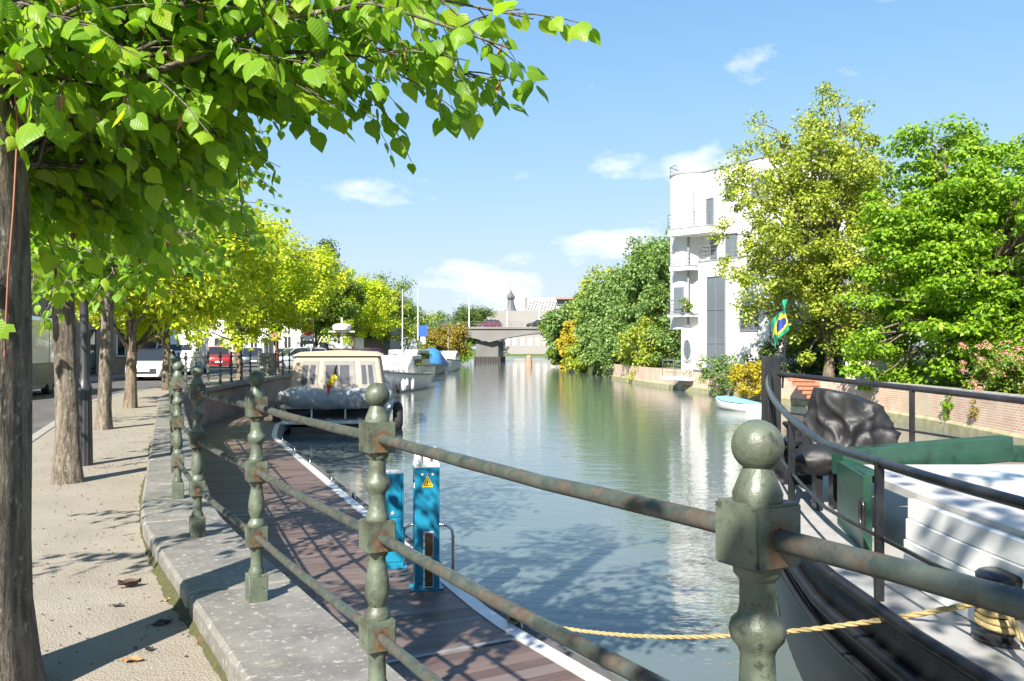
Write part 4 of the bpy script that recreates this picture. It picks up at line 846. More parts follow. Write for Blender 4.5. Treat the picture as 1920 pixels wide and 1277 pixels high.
# rowing boat under blue cover
rbm = thing('rowing_boat', 'small white dinghy under a pale blue cover moored by the yellow shrub', 'boat', (9.75, 37.2, -1.33), 1.9)
def hull_rings(Lh, bmx, zs, zt, bow=.0, n=14, stern=.8):
    rings = []
    for i in range(n):
        u = i/(n-1); wv = bmx/2*(stern+(1-stern)*math.sin(min(1, u/.45)*math.pi/2))*(1 if u < .5 else max(.02, math.cos((u-.5)/.5*math.pi/2)**.75)); x = Lh*(u-.5); sh_ = zt+.18*bow*u*u
        rings.append([(x, -wv, sh_), (x, -wv*.92, zs+(sh_-zs)*.45), (x, -wv*.55, zs), (x, wv*.55, zs), (x, wv*.92, zs+(sh_-zs)*.45), (x, wv, sh_)])
    return rings
MB().loft(hull_rings(2.9, 1.3, -.12, .30, 1)).build('hull', M_WHITE, rbm, smooth=40)
cv = [[(x, y*.96, z+.02+(.16*math.sin((x+1.45)/2.9*math.pi)+.03*math.sin(x*9)) * (1-abs(y)/.75)) for x, y, z in [(r[0][0], r[0][1]+(r[5][1]-r[0][1])*k/8, r[0][2]) for k in range(9)]] for r in hull_rings(2.9, 1.3, -.12, .30, 1)]
MB().loft(cv, caps=False, closed=False).build('cover', S('blue_cover', (.20, .40, .58), (.14, .32, .5), 4, .6, .4, 14, .02), rbm, smooth=50)
# ------------------------------------------------------------------ bridge and what stands beyond it
M_CONC = S('concrete', (.17, .165, .155), (.13, .127, .12), .25, .85, .2, 6, .02, dirt=(.16, .155, .14), dscale=.3)
M_CONCD = S('stained_concrete', (.05, .046, .042), (.03, .028, .026), .6, .8, .3, 4, .02)
br = thing('road_bridge', 'concrete road bridge with haunched arches on a broad pier across the canal', 'bridge', (-4.2, 160, -1.33))
def soffit(x):
    d_ = abs(x-0); return 5.55-1.75*max(0, 1-d_/11.5)**1.8 if d_ < 11.5 else 5.55
xs = list(np.linspace(-46, 46, 93)); zt = 6.55
rings = [[(x, 0, soffit(x)), (x, 11, soffit(x)), (x, 11, zt), (x, 0, zt)] for x in xs]; MB().loft(rings).build('deck', M_CONC, br, smooth=20)
mb = MB(); wallseg(mb, -46, 46, zt-.28, zt+.14, -.3, .0); mb.build('edge_beam', M_CONC, br)
mb = MB(); mb.prism([(-2.6, 1.2), (1.6, 1.2), (2.5, 3.0), (2.5, 10), (-2.6, 10)], 1.05, 4.0); mb.build('pier', S('pier_concrete', (.13, .13, .125), (.10, .10, .095), .4, .85, .2, 5, .02), br)
mb = MB(); mb.prism([(-3.0, .8), (2.0, .8), (2.9, 2.8), (2.9, 10.4), (-3.0, 10.4)], -1.5, 1.05); mb.build('pier_base', M_CONCD, br)
for x in np.arange(-2.8, 1.9, .48): MB().tube([(x, .75, -1.4), (x, .75, 1.0)], .15, 8).build('sheet_pile', M_CONCD, br, smooth=50)
for sx in (-1, 1): mb = MB(); wallseg(mb, sx*28-9, sx*28+9, -1.4, 5.5, .6, 10.5); mb.build('abutment', M_CONC, br)
mb = MB()
for k in range(2): mb.tube([(-46, -.15, zt+.6+.45*k), (46, -.15, zt+.6+.45*k)], .03, 5)
for x in np.arange(-46, 46.1, 2): mb.tube([(x, -.15, zt+.1), (x, -.15, zt+1.08)], .03, 5)
mb.build('parapet_rail', M_GREYM, br)
for i, x in enumerate((-6.6, .3, 6.2, 13.5)):
    lp = thing('bridge_lamp', ('lamp column at the left end of the bridge', 'lamp column beside the bridge pier', 'tallest lamp column on the bridge', 'lamp column at the right bank end of the bridge')[i], 'lamp post', (x-1.6+i*.3, 163.5, zt-1.33), 0, 'lamp columns on the bridge'); MB().tube([(0, 0, 0), (0, 0, 6.4 if i != 2 else 9)], [.12, .06], 8).build('column', M_WHITE, lp, smooth=50); MB().box((0, -.5, 6.4 if i != 2 else 9), (.2, 1.1, .1)).build('lamp_head', M_WHITE, lp)
bk = thing('river_post', 'weathered wooden mooring pile standing in the water before the bridge', 'post', (2.55, 128, -1.6)); MB().tube([(0, 0, 0), (0, 0, 1.7), (.0, 0, 1.9)], [.55, .42, .2], 10).build('pile', S('pile_wood', (.35, .22, .15), None, 4, .9, .4, 10), bk, smooth=40)
hb = thing('grey_hall', 'long grey-brown building behind the bridge', 'building', (10, 212, -.1)); MB().box((2, 8, 5.4), (38, 14, 10.8)).build('walls', S('taupe_cladding', (.24, .225, .21), (.21, .20, .19), .2, .8, .1), hb)
for k in range(18): o = MB().box((-15+k*1.9, .95, 3.0), (1.0, .12, 1.9)).build('window', M_WHITE, hb)
ob = thing('office_block', 'office building with zigzag concrete facade and slate band behind the bridge', 'building', (9.5, 262, -.1))
MB().box((4, 8, 8.5), (26, 14, 17)).build('walls', S('office_grey', (.40, .38, .36), None, .3, .8, .1), ob); MB().box((10.5, .6, 16.8), (13, 3, .7)).build('roof_slab', S('rust_roof', (.33, .20, .15), None, 2, .8), ob)
MB().box((10.5, .85, 15.4), (12.5, .3, 1.5)).build('window_band', M_GLASSH, ob)
for k in range(9): MB().box((-4.5+k*1.0, .8, 14.4), (.35, .5, 4.2), .0, .35).build('fin', M_RENDER, ob)
MB().box((-7.2, 2, 9.6), (3.6, 4, 19.3)).build('stair_tower', S('beige_render', (.58, .53, .46), None, .4, .8), ob)
tw_ = thing('bell_turret', 'slate onion topped turret rising behind the bridge', 'tower', (-.3, 232, -.1)); MB().box((0, 0, 5.6), (2.6, 2.6, 11.4)).build('shaft', S('turret_brick', (.50, .36, .25), None, 1, .8), tw_)
MB().lathe([(1.75, 11.2), (1.75, 11.5), (1.25, 12.3), (1.0, 13.4), (.8, 14.2), (.75, 14.5), (1.05, 14.9), (1.15, 15.4), (.85, 16.0), (.3, 16.6), (.08, 17.4), (.05, 20)], 8).build('spire', S('slate', (.10, .105, .12), (.07, .075, .085), 2, .5), tw_, smooth=20)
# ------------------------------------------------------------------ moored boats
M_CREAM = S('cream_canvas', (.40, .33, .24), (.34, .28, .20), 3, .75, .3, 18, .01)
M_CLEAR = S('clear_vinyl', (.27, .25, .23), (.20, .19, .185), 2.5, .12, .25, 6, .01)
M_GTARP = S('silver_tarp', (.33, .34, .35), (.25, .26, .27), 4, .5, .8, 10, .03)
M_BTARP = S('blue_tarp', (.05, .22, .50), (.03, .15, .40), 3, .5, .8, 6, .05)
M_GEL = S('gelcoat', (.58, .575, .55), (.50, .495, .475), 2, .25, .04, 20, dirt=(.45, .42, .36), dscale=1.6, dpos=(.6, .85))
M_GREYH = S('grey_hull', (.33, .33, .32), (.25, .25, .25), 2, .35, .1)
def tri(cols):
    return [cloth(n, c) for n, c in cols]
BEL = tri((('black', (.01, .01, .01)), ('amber', (.75, .52, .03)), ('red', (.55, .03, .03))))
fend = MB().lathe([(.01, -.32), (.08, -.28), (.11, -.18), (.11, .18), (.08, .28), (.02, .32), (.02, .38)], 12)
FEND = {k: fend.mesh('fender', m, 50) for k, m in (('b', M_RUBBER), ('w', M_GEL))}
def fender(t_, p, k='w', s=1.0): return child('fender', FEND[k], t_, p, (0, 0, 0), (s, s, s))
def boat(name, label, pos, rz, L_, B_, zt=.95, hm=None, cab=(-.15, .25, .9), mast=0, group='boats moored along the left quay'):
    t_ = thing(name, label, 'boat', (pos[0], pos[1], -1.33), rz, group); hm = hm or M_GEL
    R_ = hull_rings(L_, B_, -.45, zt, 2.2, 18, .9); MB().loft(R_).build('hull', hm, t_, smooth=40)
    MB().loft([[(r[0][0]*.995, r[0][1]*.93, r[0][2]+.012), (r[0][0]*.995, r[5][1]*.93, r[5][2]+.012)] for r in R_], caps=False, closed=False).build('deck', M_GEL, t_)
    for s in (0, 5): MB().tube([(r[s][0], r[s][1]*1.01, r[s][2]-.05) for r in R_], .05, 6).build('rubbing_strip', M_GREYM, t_, smooth=60)
    if cab:
        x0, x1, h = cab[0]*L_, cab[1]*L_, cab[2]; w_ = B_*.40; zb = zt+.0
        o = MB().loft([[(x, -w_*k, zb), (x, w_*k, zb), (x, w_*k*.88, zb+hh), (x, -w_*k*.88, zb+hh)] for x, k, hh in ((x0, 1, h), (x1-.3, .95, h), (x1+.5, .8, h*.35))]).build('cabin', M_GEL, t_, bevel=.04)
        for s in (-1, 1):
            for j in range(3): xx = x0+.3+(x1-x0-.9)*(j+.5)/3; MB().box((xx, s*w_*.955, zb+h*.62), ((x1-x0-.9)/3-.12, .05, h*.36)).build('window', M_GLASS, o)
        MB().box((x0-.012, 0, zb+h*.62), (.04, w_*1.2, h*.4)).build('window', M_GLASS, o)
    mb = MB()
    for s in (0, 5):
        pts = [(r[s][0], r[s][1]*.95, r[s][2]) for r in R_[8:]]; mb.tube([(x, y, z+.55) for x, y, z in pts], .016, 6)
        for p in pts[::2]: mb.tube([p, (p[0], p[1], p[2]+.55)], .013, 5)
    mb.build('pulpit_rail', M_STEEL, t_, smooth=60)
    if mast: MB().tube([(cab[1]*L_ if cab else 0, 0, zt), (cab[1]*L_ if cab else 0, 0, mast)], [.06, .035], 8).build('mast', M_GEL, t_, smooth=50)
    return t_
def belgian(t_, p, h=.85, w_=.8):
    MB().tube([p, (p[0]-.25, p[1], p[2]+1.25)], .016, 6).build('flag_staff', M_GEL, t_, smooth=60)
    o = flagcloth(t_, w_, h*.42, (0, 0, 0), BEL, lambda u, v: min(2, int((u*.7+v*.3)*3)), fold=.04, sx=1.1, nm='flag', droop=.75); o.location = (p[0]-.25, p[1], p[2]+1.22); o.rotation_euler = (0, 0, RAD(90))
# cream cruiser seen from its stern
c1 = boat('cabin_cruiser', 'motor cruiser with cream canvas canopy and grey cover across its stern', (-6.15, 31.6), RAD(97), 8.6, 3.5, .62, M_GREYH, (-.1, .3, 1.3))
X = -4.3
MB().box((X-.42, 0, .34), (.85, 3.2, .09)).build('swim_platform', M_GEL, c1, bevel=.02)
MB().box((X-.02, 0, .45), (.06, 3.1, .6)).build('transom', M_GLASS, c1); MB().box((X-.1, 0, .80), (.3, 3.45, .10)).build('davit_beam', M_GEL, c1, bevel=.02)
for y in (-1.1, -.3, .75): MB().box((X-.24, y, .62), (.05, .05, .42)).build('davit_post', M_GEL, c1)
from mathutils import noise as mnoise
rings = []
for i in range(33):
    u = i/32; y = -1.78+3.56*u; e_ = min(1, 6*min(u, 1-u)+.35); sg = -.10*math.sin(u*math.pi)
    rings.append([(X-.22+.36*e_*math.cos(a)+.03*mnoise.noise(Vector((u*9, a*2, 1))), y, 1.16+sg+(.32*e_)*math.sin(a)*(1 if math.sin(a) > 0 else 1.05)+.05*mnoise.noise(Vector((u*14, a*1.5, 5)))) for a in np.linspace(0, 2*math.pi, 25)[:-1]])
MB().loft(rings).build('stern_cover', M_GTARP, c1, smooth=60)
cz0, cz1 = 1.25, 2.42
o = MB().loft([[(X+.05, -1.5, cz0-.3), (X+.05, 1.5, cz0-.3), (2.1+X, 1.55, cz0-.3), (2.1+X, -1.55, cz0-.3)], [(X+.05, -1.5, cz0), (X+.05, 1.5, cz0), (2.1+X, 1.55, cz0), (2.1+X, -1.55, cz0)], [(X+.28, -1.33, cz1), (X+.28, 1.33, cz1), (2.1+X, 1.36, cz1), (2.1+X, -1.36, cz1)]]).build('canopy', M_CREAM, c1, bevel=.05)
for y0, y1 in ((-1.32, -.80), (-.62, .46), (.62, 1.2)):
    ym = (y0+y1)/2; k = lambda y, z: (X+.05+.23*(z-cz0)/(cz1-cz0)-.02, y*(1-.113*(z-cz0)/(cz1-cz0)), z)
    q = MB(); q.add([k(y0, cz0+.08), k(y1, cz0+.08), k(y1, cz1-.16), k(y0, cz1-.16)], [(0, 1, 2, 3)]); w1 = q.build('clear_window', M_CLEAR, o)
    r = MB()
    for yy in (y0+.18*(y1-y0), y0+.62*(y1-y0)): r.add([Vector(k(yy, cz0+.25))+Vector((-.006, 0, 0)), Vector(k(yy+.3*(y1-y0), cz0+.25))+Vector((-.006, 0, 0)), Vector(k(yy+.3*(y1-y0), cz1-.3))+Vector((-.006, 0, 0)), Vector(k(yy, cz1-.3))+Vector((-.006, 0, 0))], [(0, 1, 2, 3)])
    r.build('darker_pane', S('smoky_vinyl', (.085, .09, .10), (.06, .065, .075), 3, .12, .2, 6, .01), w1)
MB().loft([[(x, -1.42*k, cz1+dz), (x, 1.42*k, cz1+dz), (x, 1.2*k, cz1+dz+.10), (x, 0, cz1+dz+.15), (x, -1.2*k, cz1+dz+.10)] for x, k, dz in ((X+.2, .97, -.01), (X+.25, 1, 0), (X+2.5, 1.02, .03), (X+4.6, .98, 0))]).build('roof', M_CREAM, c1, smooth=35)
MB().box((X+3.2, -.2, cz1+.2), (1.2, 1.5, .06)).build('roof_hatch', M_RUBBER, c1, bevel=.02)
MB().tube([(X+3.0, .05, cz1+.1), (X+3.0, .05, 3.75)], [.05, .035], 8).build('mast', M_GEL, c1, smooth=50); MB().box((X+3.0, .05, 3.25), (.3, .9, .05)).build('radar_bracket', M_GEL, c1); MB().lathe([(.3, 3.3), (.33, 3.36), (.33, 3.46), (.25, 3.52), (.01, 3.54)], 16, (X+2.95, .05, 0)).build('radar', M_GEL, c1, smooth=40)
belgian(c1, (X-.45, -.1, .95), .9, .85)
for p, k, s in (((X+.3, -1.95, .45), 'b', 1.5), ((X+1.6, -1.98, .4), 'b', 1.2), ((X-.1, 1.85, .4), 'b', 1.2), ((X+3, -1.95, .45), 'w', 1)): fender(c1, p, k, s)
c2 = boat('sailing_boat', 'grey-white boat with open wheelhouse just beyond the cream cruiser', (-7.4, 54.5), RAD(264), 9.5, 3.1, .95, M_GEL, (-.28, .02, 1.25))
for y in (-.4, .6, 1.2): fender(c2, (2.2+y, 1.42-.12*y, .45), 'w', 1.1); 
fender(c2, (3.4, .95, .3), 'b', 1); belgian(c2, (-4.6, 0, 1.0))
c3 = boat('motor_yacht', 'white motor yacht with tall superstructure behind the grey-white boat', (-8.3, 67), RAD(266), 10, 3.4, 1.25, M_GEL, (-.35, .15, 1.3), mast=7.2)
for y in (0, 1): fender(c3, (2.8+y, 1.5-.3*y, .5), 'bw'[y], 1.1)
c4 = boat('covered_boat', 'dark hulled boat under a peaked bright blue tarpaulin', (-8.4, 88), RAD(270), 8, 3.2, .8, M_GREYH, None)
mb = MB(); rings = []
for x, h, k in ((-4, .3, .95), (-3.4, 1.3, .95), (-1.5, 1.9, .8), (-.2, 1.85, .75), (.6, 1.1, .85), (2.0, .7, .75), (3.3, .45, .4)): rings.append([(x, 1.55*k*math.cos(a), .8+h*max(0, math.sin(a))**.8+.07*mnoise.noise(Vector((x*2, a*3, 0)))) for a in np.linspace(-.1, math.pi+.1, 15)])
mb.loft(rings, closed=False); mb.build('tarpaulin', M_BTARP, c4, smooth=45)
c5 = boat('cabin_cruiser', 'white cabin cruiser nearest the bridge', (-7.6, 101), RAD(272), 9, 3.3, 1.1, M_GEL, (-.3, .2, 1.25))
MB().tube([(-1, 0, 2.3), (-1, 0, 5)], .03, 6).build('mast', M_GEL, c5)
mp_ = thing('mooring_pole', 'tall thin white pole among the moored boats', 'pole', (-8.6, 78, -1.6)); MB().tube([(0, 0, 0), (0, 0, 8.4)], [.09, .06], 8).build('shaft', M_GEL, mp_, smooth=50)
# ------------------------------------------------------------------ street: houses, vehicles, lamps, signs
M_BRK1 = brick('street_brick', (.25, .16, .125), (.31, .20, .155), (.33, .29, .26), .22, .07, 'YZ')
M_PINK = S('pink_render', (.60, .48, .44), (.55, .44, .40), .5, .85, .1)
pv = MB(); pv.prism([(-20.0, -30), (-18.3, -30), (-18.3, 56), (-20, 56)], -.3, .0); struct('pavement', pv, M_KERB)
def house(name, label, loc, x1, h, mats, doors=(), wins=(), cat='house', plinth=2.75, rz=0, roof=True):
    """facade on local +x face, running along local y from 0 to x1"""
    t_ = thing(name, label, cat, loc, rz); 
    MB().box((-4, x1/2, plinth/2), (8, x1, plinth)).build('ground_floor', mats[0], t_); MB().box((-4.02, x1/2, (plinth+h)/2), (8-.04, x1-.02, h-plinth)).build('upper_floor', mats[1], t_)
    if roof: MB().loft([[(-8.2, y, h), (.25, y, h), (-4, y, h+1.6)] for y in (0, x1)]).build('roof', S('roof_tiles', (.16, .08, .06), (.11, .06, .05), 4, .8, .4, 12, .02), t_)
    for y0, y1, z0, z1, nm in list(doors)+list(wins):
        f = MB(); f.box((.02, (y0+y1)/2, z1-.04), (.10, y1-y0, .08)); f.box((.02, (y0+y1)/2, z0+.03), (.14, y1-y0+.06, .06))
        for y in (y0+.035, y1-.035, (y0+y1)/2): f.box((.018, y, (z0+z1)/2), (.09, .07, z1-z0-.15))
        o = f.build(nm, M_GREYM if nm == 'door' else M_WHITE, t_); MB().box((.005, (y0+y1)/2, (z0+z1)/2), (.05, y1-y0-.02, z1-z0-.02)).build('pane', M_GLASS, o)
        if nm == 'door': MB().box((.09, y0+.2, 1.05), (.04, .04, .5)).build('handle', M_STEEL, o)
    return t_
house('brick_house', 'low brown brick house with dark glazed double door and pink upper floor', (-20.2, 37.5, 0), 13, 5.6, (M_BRK1, M_PINK), [(2.6, 3.9, 0, 2.3, 'door')], [(6, 8, .9, 2.2, 'window'), (1, 2.2, 3.6, 5.2, 'window'), (5, 6.5, 3.6, 5.2, 'window'), (9, 10.5, 3.6, 5.2, 'window')])
house('brick_house', 'brown brick house with white framed windows behind the half grey van', (-20.2, 22.5, 0), 14.6, 5.8, (M_BRK1, M_BRK1), [(3, 4.1, 0, 2.3, 'door')], [(y, y+1.3, z, z+1.5, 'window') for y in (1, 5.5, 8.5, 11.5) for z in (.9, 3.7)])
house('brick_house', 'brick house across the road from the shaded lindens', (-20.2, 8, 0), 14.2, 5.8, (M_BRK1, M_BRK1), [(3, 4.1, 0, 2.3, 'door')], [(y, y+1.3, z, z+1.5, 'window') for y in (1, 5.5, 8.5, 11.5) for z in (.9, 3.7)])
house('white_row_house', 'row of white rendered houses with narrow dark windows at the end of the street', (-34, 86, 0), 16.5, 6.4, (M_RENDER, M_RENDER), [(9, 10, 0, 2.4, 'door'), (4, 5, 0, 2.4, 'door')], [(y, y+.8, z, z+1.9, 'window') for y in (.8, 2.4, 6.2, 7.6, 11, 12.6, 14.4) for z in (.7, 3.7)], rz=RAD(-90))
gg = house('grey_garage', 'flat roofed dark grey garage with wide shutter next to the white houses', (-17.4, 85.5, 0), 5.2, 3.7, (M_GREYM, M_GREYM), [], [(.4, 1.4, .2, 2.6, 'window')], rz=RAD(-90), roof=False, cat='garage'); MB().box((.02, 3.2, 1.2), (.08, 3.0, 2.4)).build('shutter', S('shutter_brown', (.20, .16, .15), None, 3, .6), gg)
M_TYRE = M_RUBBER
def wheelset(t_, xs_, yw, r):
    ty = MB().lathe([(r*.62, -.1), (r*.93, -.105), (r, -.07), (r, .07), (r*.93, .105), (r*.62, .1)], 22, caps=False).mesh('tyre', M_TYRE, 40); rm = MB().lathe([(.02, .075), (r*.2, .08), (r*.55, .05), (r*.64, .09), (r*.64, -.09), (.02, -.06)], 14).mesh('rim', S('alloy', (.45, .45, .46), None, 10, .3, 0, metal=.8), 40)
    for x in xs_:
        for s in (-1, 1):
            o = child('wheel', ty, t_, (x, s*(yw-.1), r), (RAD(-90*s), 0, 0)); child('rim', rm, o)
def vehicle(name, label, cat, pos, head, L_, W_, H_, mat, prof, gh, group, low=None, plate=True, gtop=None):
    """prof: (x, belt height) along the car, x=+L/2 is the nose; gh: glasshouse (x, z, k)"""
    t_ = thing(name, label, cat, (pos[0], pos[1], -.105), math.atan2(head[1], head[0]), group); w_ = W_/2
    def ring(x, zt, k, zb=.2): return [(x, -w_*k*.92, zb), (x, -w_*k, zb+.16), (x, -w_*k, zt-.12), (x, -w_*k*.9, zt), (x, w_*k*.9, zt), (x, w_*k, zt-.12), (x, w_*k, zb+.16), (x, w_*k*.92, zb)]
    MB().loft([ring(x, z, k) for x, z, k in prof]).build('body', mat, t_, smooth=32)
    g = MB().loft([[(x, -w_*.90*k, zb), (x, w_*.90*k, zb), (x, w_*.76*k, zt), (x, -w_*.76*k, zt)] for x, zb, zt, k in gh]).build('glasshouse', M_GLASS, t_, smooth=25)
    gi = [q for q in gh if q[2]-q[1] > .25]; x0, x1 = gi[0][0], gi[-1][0]; zt = max(q[2] for q in gh)
    MB().loft([[(x, -w_*.77*k, z-.03), (x, w_*.77*k, z-.03), (x, w_*.70*k, z+.035), (x, -w_*.70*k, z+.035)] for x, zb, z, k in gi]).build('roof', gtop or mat, t_, smooth=30)
    mb = MB()
    for s in (-1, 1):
        for f in (0, .48, 1):
            i0 = gi[0] if f < .3 else gi[-1]; x = x0+(x1-x0)*f; e_ = gh[0] if f == 0 else (gh[-1] if f == 1 else (x, i0[1], 0, i0[3])); mb.bar((e_[0] if f != .48 else x, s*w_*.905*e_[3], e_[1]), (x, s*w_*.775*i0[3], i0[2]), .07, .035)
    mb.build('pillars', gtop or mat, t_)
    xn = L_/2
    for s in (-1, 1):
        MB().lathe([(.001, .05), (.10, .04), (.13, 0), (.12, -.05)], 14).build('headlight', glass('lamp_glass', (.55, .55, .55), .08), t_, smooth=60).matrix_local = Matrix.Translation((xn-.22, s*w_*.70, prof[-2][1]-.16)) @ Matrix.Rotation(RAD(90), 4, 'Y')
        MB().box((gh[-1][0]-.35, s*(w_+.07), gh[-1][1]+.10), (.10, .18, .13)).build('mirror', M_RUBBER, t_, bevel=.02)
        MB().box((-L_/2+.05, s*w_*.75, prof[1][1]-.2), (.08, .22, .18)).build('tail_light', S('red_lens', (.4, .01, .01), None, 5, .2, 0), t_)
        for z in (.85,): MB().box((.1, s*(w_+.004), prof[len(prof)//2][1]-.22), (.2, .03, .035)).build('door_handle', M_RUBBER, t_)
    MB().box((xn-.012, 0, .42), (.06, W_*.62, .24)).build('grille', M_RUBBER, t_, bevel=.02)
    if plate: MB().box((xn+.03, 0, .47), (.02, .50, .11)).build('number_plate', M_WHITE, t_)
    wheelset(t_, (L_*.32, -L_*.29), w_, low or .32); return t_
def carbody(L_, hb, ht, hood): 
    a = L_/2; prof = [(-a, hb-.25, .82), (-a+.12, hb-.02, .93), (-a+.6, hb, 1), (0, hb, 1), (a-1.3, hb-.03, 1), (a-.45, hood, .96), (a-.1, hood-.12, .88), (a, hood-.3, .78)]
    gh = [(-a+.12, hb-.03, hb-.02, .95), (-a+.55, hb-.03, ht-.07, .96), (-.1, hb-.03, ht, 1), (.35, hb-.03, ht-.04, .99), (a-1.15, hb-.04, hb-.03, .95)]; return prof, gh
PT = lambda n, c: S('carpaint_'+n, c, tuple(x*.95 for x in c), 2, .3, 0, coat=.8)
GC = 'cars parked in the quay street'; HD = (.2, -.98)
def car(label, pos, head, L_, W_, H_, m, top=None):
    p, g = carbody(L_, H_*.64, H_-.03, H_*.58); return vehicle('parked_car', label, 'car', pos, head, L_, W_, H_, m, p, g, GC, gtop=top)
car('small white hatchback with black roof parked in front of the brick house', (-16.5, 39.2), HD, 3.85, 1.72, 1.42, PT('white', (.72, .72, .70)), PT('black', (.012, .012, .014)))
car('red crossover car parked before the white houses', (-21.6, 63), (.3, -.95), 4.2, 1.8, 1.6, PT('red', (.36, .012, .02)))
car('dark blue-grey car parked beside the red crossover', (-20.2, 66.5), (.3, -.95), 4.4, 1.8, 1.5, PT('slate', (.05, .07, .09)))
car('black car parked between the slate car and the round brown sign', (-18.6, 70), (.3, -.95), 4.4, 1.8, 1.45, PT('black', (.012, .012, .014)))
car('silver car parked nose to the railing behind the cream boat', (-13.9, 55), (-.80, -.60), 4.4, 1.8, 1.5, PT('silver', (.42, .46, .48)))
car('light grey car parked next to the silver car', (-14.6, 60.5), (-.80, -.60), 4.4, 1.8, 1.5, PT('pearl', (.55, .57, .55)))
car('dark car parked beyond the moored white yacht', (-14, 79), (-.8, -.6), 4.3, 1.8, 1.5, PT('plum', (.12, .02, .05)))
def van(label, pos, head, two_tone=False, L_=5.8, W_=2.0, H_=2.4):
    a = L_/2; m = PT('white', (.72, .72, .70)); prof = [(-a, H_-.12, .95), (-a+.15, H_-.02, 1), (0, H_, 1), (a-1.9, H_, 1), (a-1.5, H_-.12, .98), (a-.75, 1.32, .97), (a-.15, 1.02, .93), (a, .7, .86)]
    gh = [(a-1.62, 1.3, 1.32, .99), (a-1.60, 1.3, H_-.28, 1.0), (a-1.45, 1.3, H_-.30, 1.0), (a-.72, 1.28, 1.33, 1.0)]
    t_ = vehicle('delivery_van', label, 'van', pos, head, L_, W_, H_, m, prof, [(x, z0, z1, k*1.09 if z1 < 1.5 else k*1.13) for x, z0, z1, k in gh], 'vans parked in the quay street', .35)
    for s in (-1, 1):
        if two_tone:
            MB().box((-.25, s*(W_/2+.006), .66), (L_-1.0, .03, .66)).build('grey_side_panel', S('van_grey', (.15, .145, .13), None, 3, .4, 0), t_, bevel=.008)
            MB().box((-.25, s*(W_/2+.02), .50), (L_-1.0, .03, .10)).build('side_moulding', M_GREYM, t_)
            for x in (-.9, -2.0): MB().box((x, s*(W_/2+.03), .47), (.07, .03, .05)).build('marker_lamp', S('amber_lens', (.7, .22, .03), None, 5, .3, 0), t_)
            cu = bpy.data.curves.new('van_lettering', 'FONT'); cu.body = 'VANORNEELS'; cu.size = .17; cu.extrude = .002; cu.align_x = 'CENTER'
            tmp = bpy.data.objects.new('van_lettering', cu); COL.objects.link(tmp); dg = bpy.context.evaluated_depsgraph_get(); me = bpy.data.meshes.new_from_object(tmp.evaluated_get(dg)); bpy.data.objects.remove(tmp); me.materials.append(S('lettering', (.6, .58, .42), None, 5, .5, 0))
            o = child('lettering', me, t_, (-.9, s*(W_/2+.024), .82), (RAD(90), 0, RAD(180) if s > 0 else 0))
        MB().box((a-2.0, s*(W_/2+.008), 1.15), (.16, .05, .06)).build('door_handle', M_RUBBER, t_)
        MB().box((a-1.75, s*(W_/2+.002), 1.62), (.75, .02, .62)).build('side_window', M_GLASS, t_, bevel=.005)
        for x in (-1.55, .35): MB().box((x, s*(W_/2+.001), 1.3), (.014, .012, 1.9)).build('panel_seam', M_GREYM, t_)
    return t_
van('white van with grey lower side panel and lettering seen between the trunks', (-15.1, 24.9), HD, True)
van('plain white high-roofed van parked behind the white hatchback', (-18.6, 48.2), HD, L_=6.0, H_=2.55)
van('white box van parked far down the quay behind the moored boats', (-15.2, 71), (-.8, -.6), L_=5.4)
for i, (x, lb, c) in enumerate(((-13.6, 'dark car crossing the bridge above the left arch', 'slate'), (-3.2, 'brownish car in the middle of the bridge', 'plum'), (6.0, 'black car on the bridge close to the right bank', 'black'))):
    o = car(lb, (x-1, 163), (-1, 0), 4.5, 1.8, 1.5, MATS['carpaint_'+c]); o.location.z = 5.24; o['group'] = 'cars driving over the bridge'
# lamps
def lamp(label, x, y, h=4.3):
    t_ = thing('street_lantern', label, 'street lamp', (x, y, 0), 0, 'old street lanterns on the quay'); G = S('lamp_black', (.022, .024, .026), (.04, .04, .042), 8, .4, .3, 60)
    mb = MB(); n = 28; rings = []
    for z, r in ((-.1, .085), (.02, .085), (.85, .072)): rings.append([(r*(1+.07*(j % 2))*math.cos(2*math.pi*j/n), r*(1+.07*(j % 2))*math.sin(2*math.pi*j/n), z) for j in range(n)])
    mb.loft(rings); mb.build('fluted_base', G, t_)
    MB().lathe([(.088, .84), (.092, .87), (.075, .90), (.062, .95), (.046, 1.0), (.044, 2.45), (.06, 2.47), (.06, 2.53), (.042, 2.56), (.034, h-.9), (.05, h-.88), (.05, h-.84), (.03, h-.8), (.03, h-.72)], 16).build('column', G, t_, smooth=40)
    MB().lathe([(.05, h-.72), (.10, h-.70), (.17, h-.28)], 6, caps=False).build('lantern_glass', glass('lantern_pane', (.45, .45, .42), .15), t_)
    MB().lathe([(.20, h-.28), (.19, h-.25), (.08, h-.10), (.05, h-.04), (.06, h), (.01, h+.08)], 6).build('lantern_cap', G, t_)
    for k in range(6): MB().bar((.10*math.cos(k*1.047), .10*math.sin(k*1.047), h-.70), (.175*math.cos(k*1.047), .175*math.sin(k*1.047), h-.28), .014, .014).build('glazing_bar', G, t_)
lamp('dark lamp post with fluted base standing beside the furrowed trunk', -4.86, 9.7); lamp('lantern on a dark column rising behind the cream boat', -12.1, 52, 4.4)
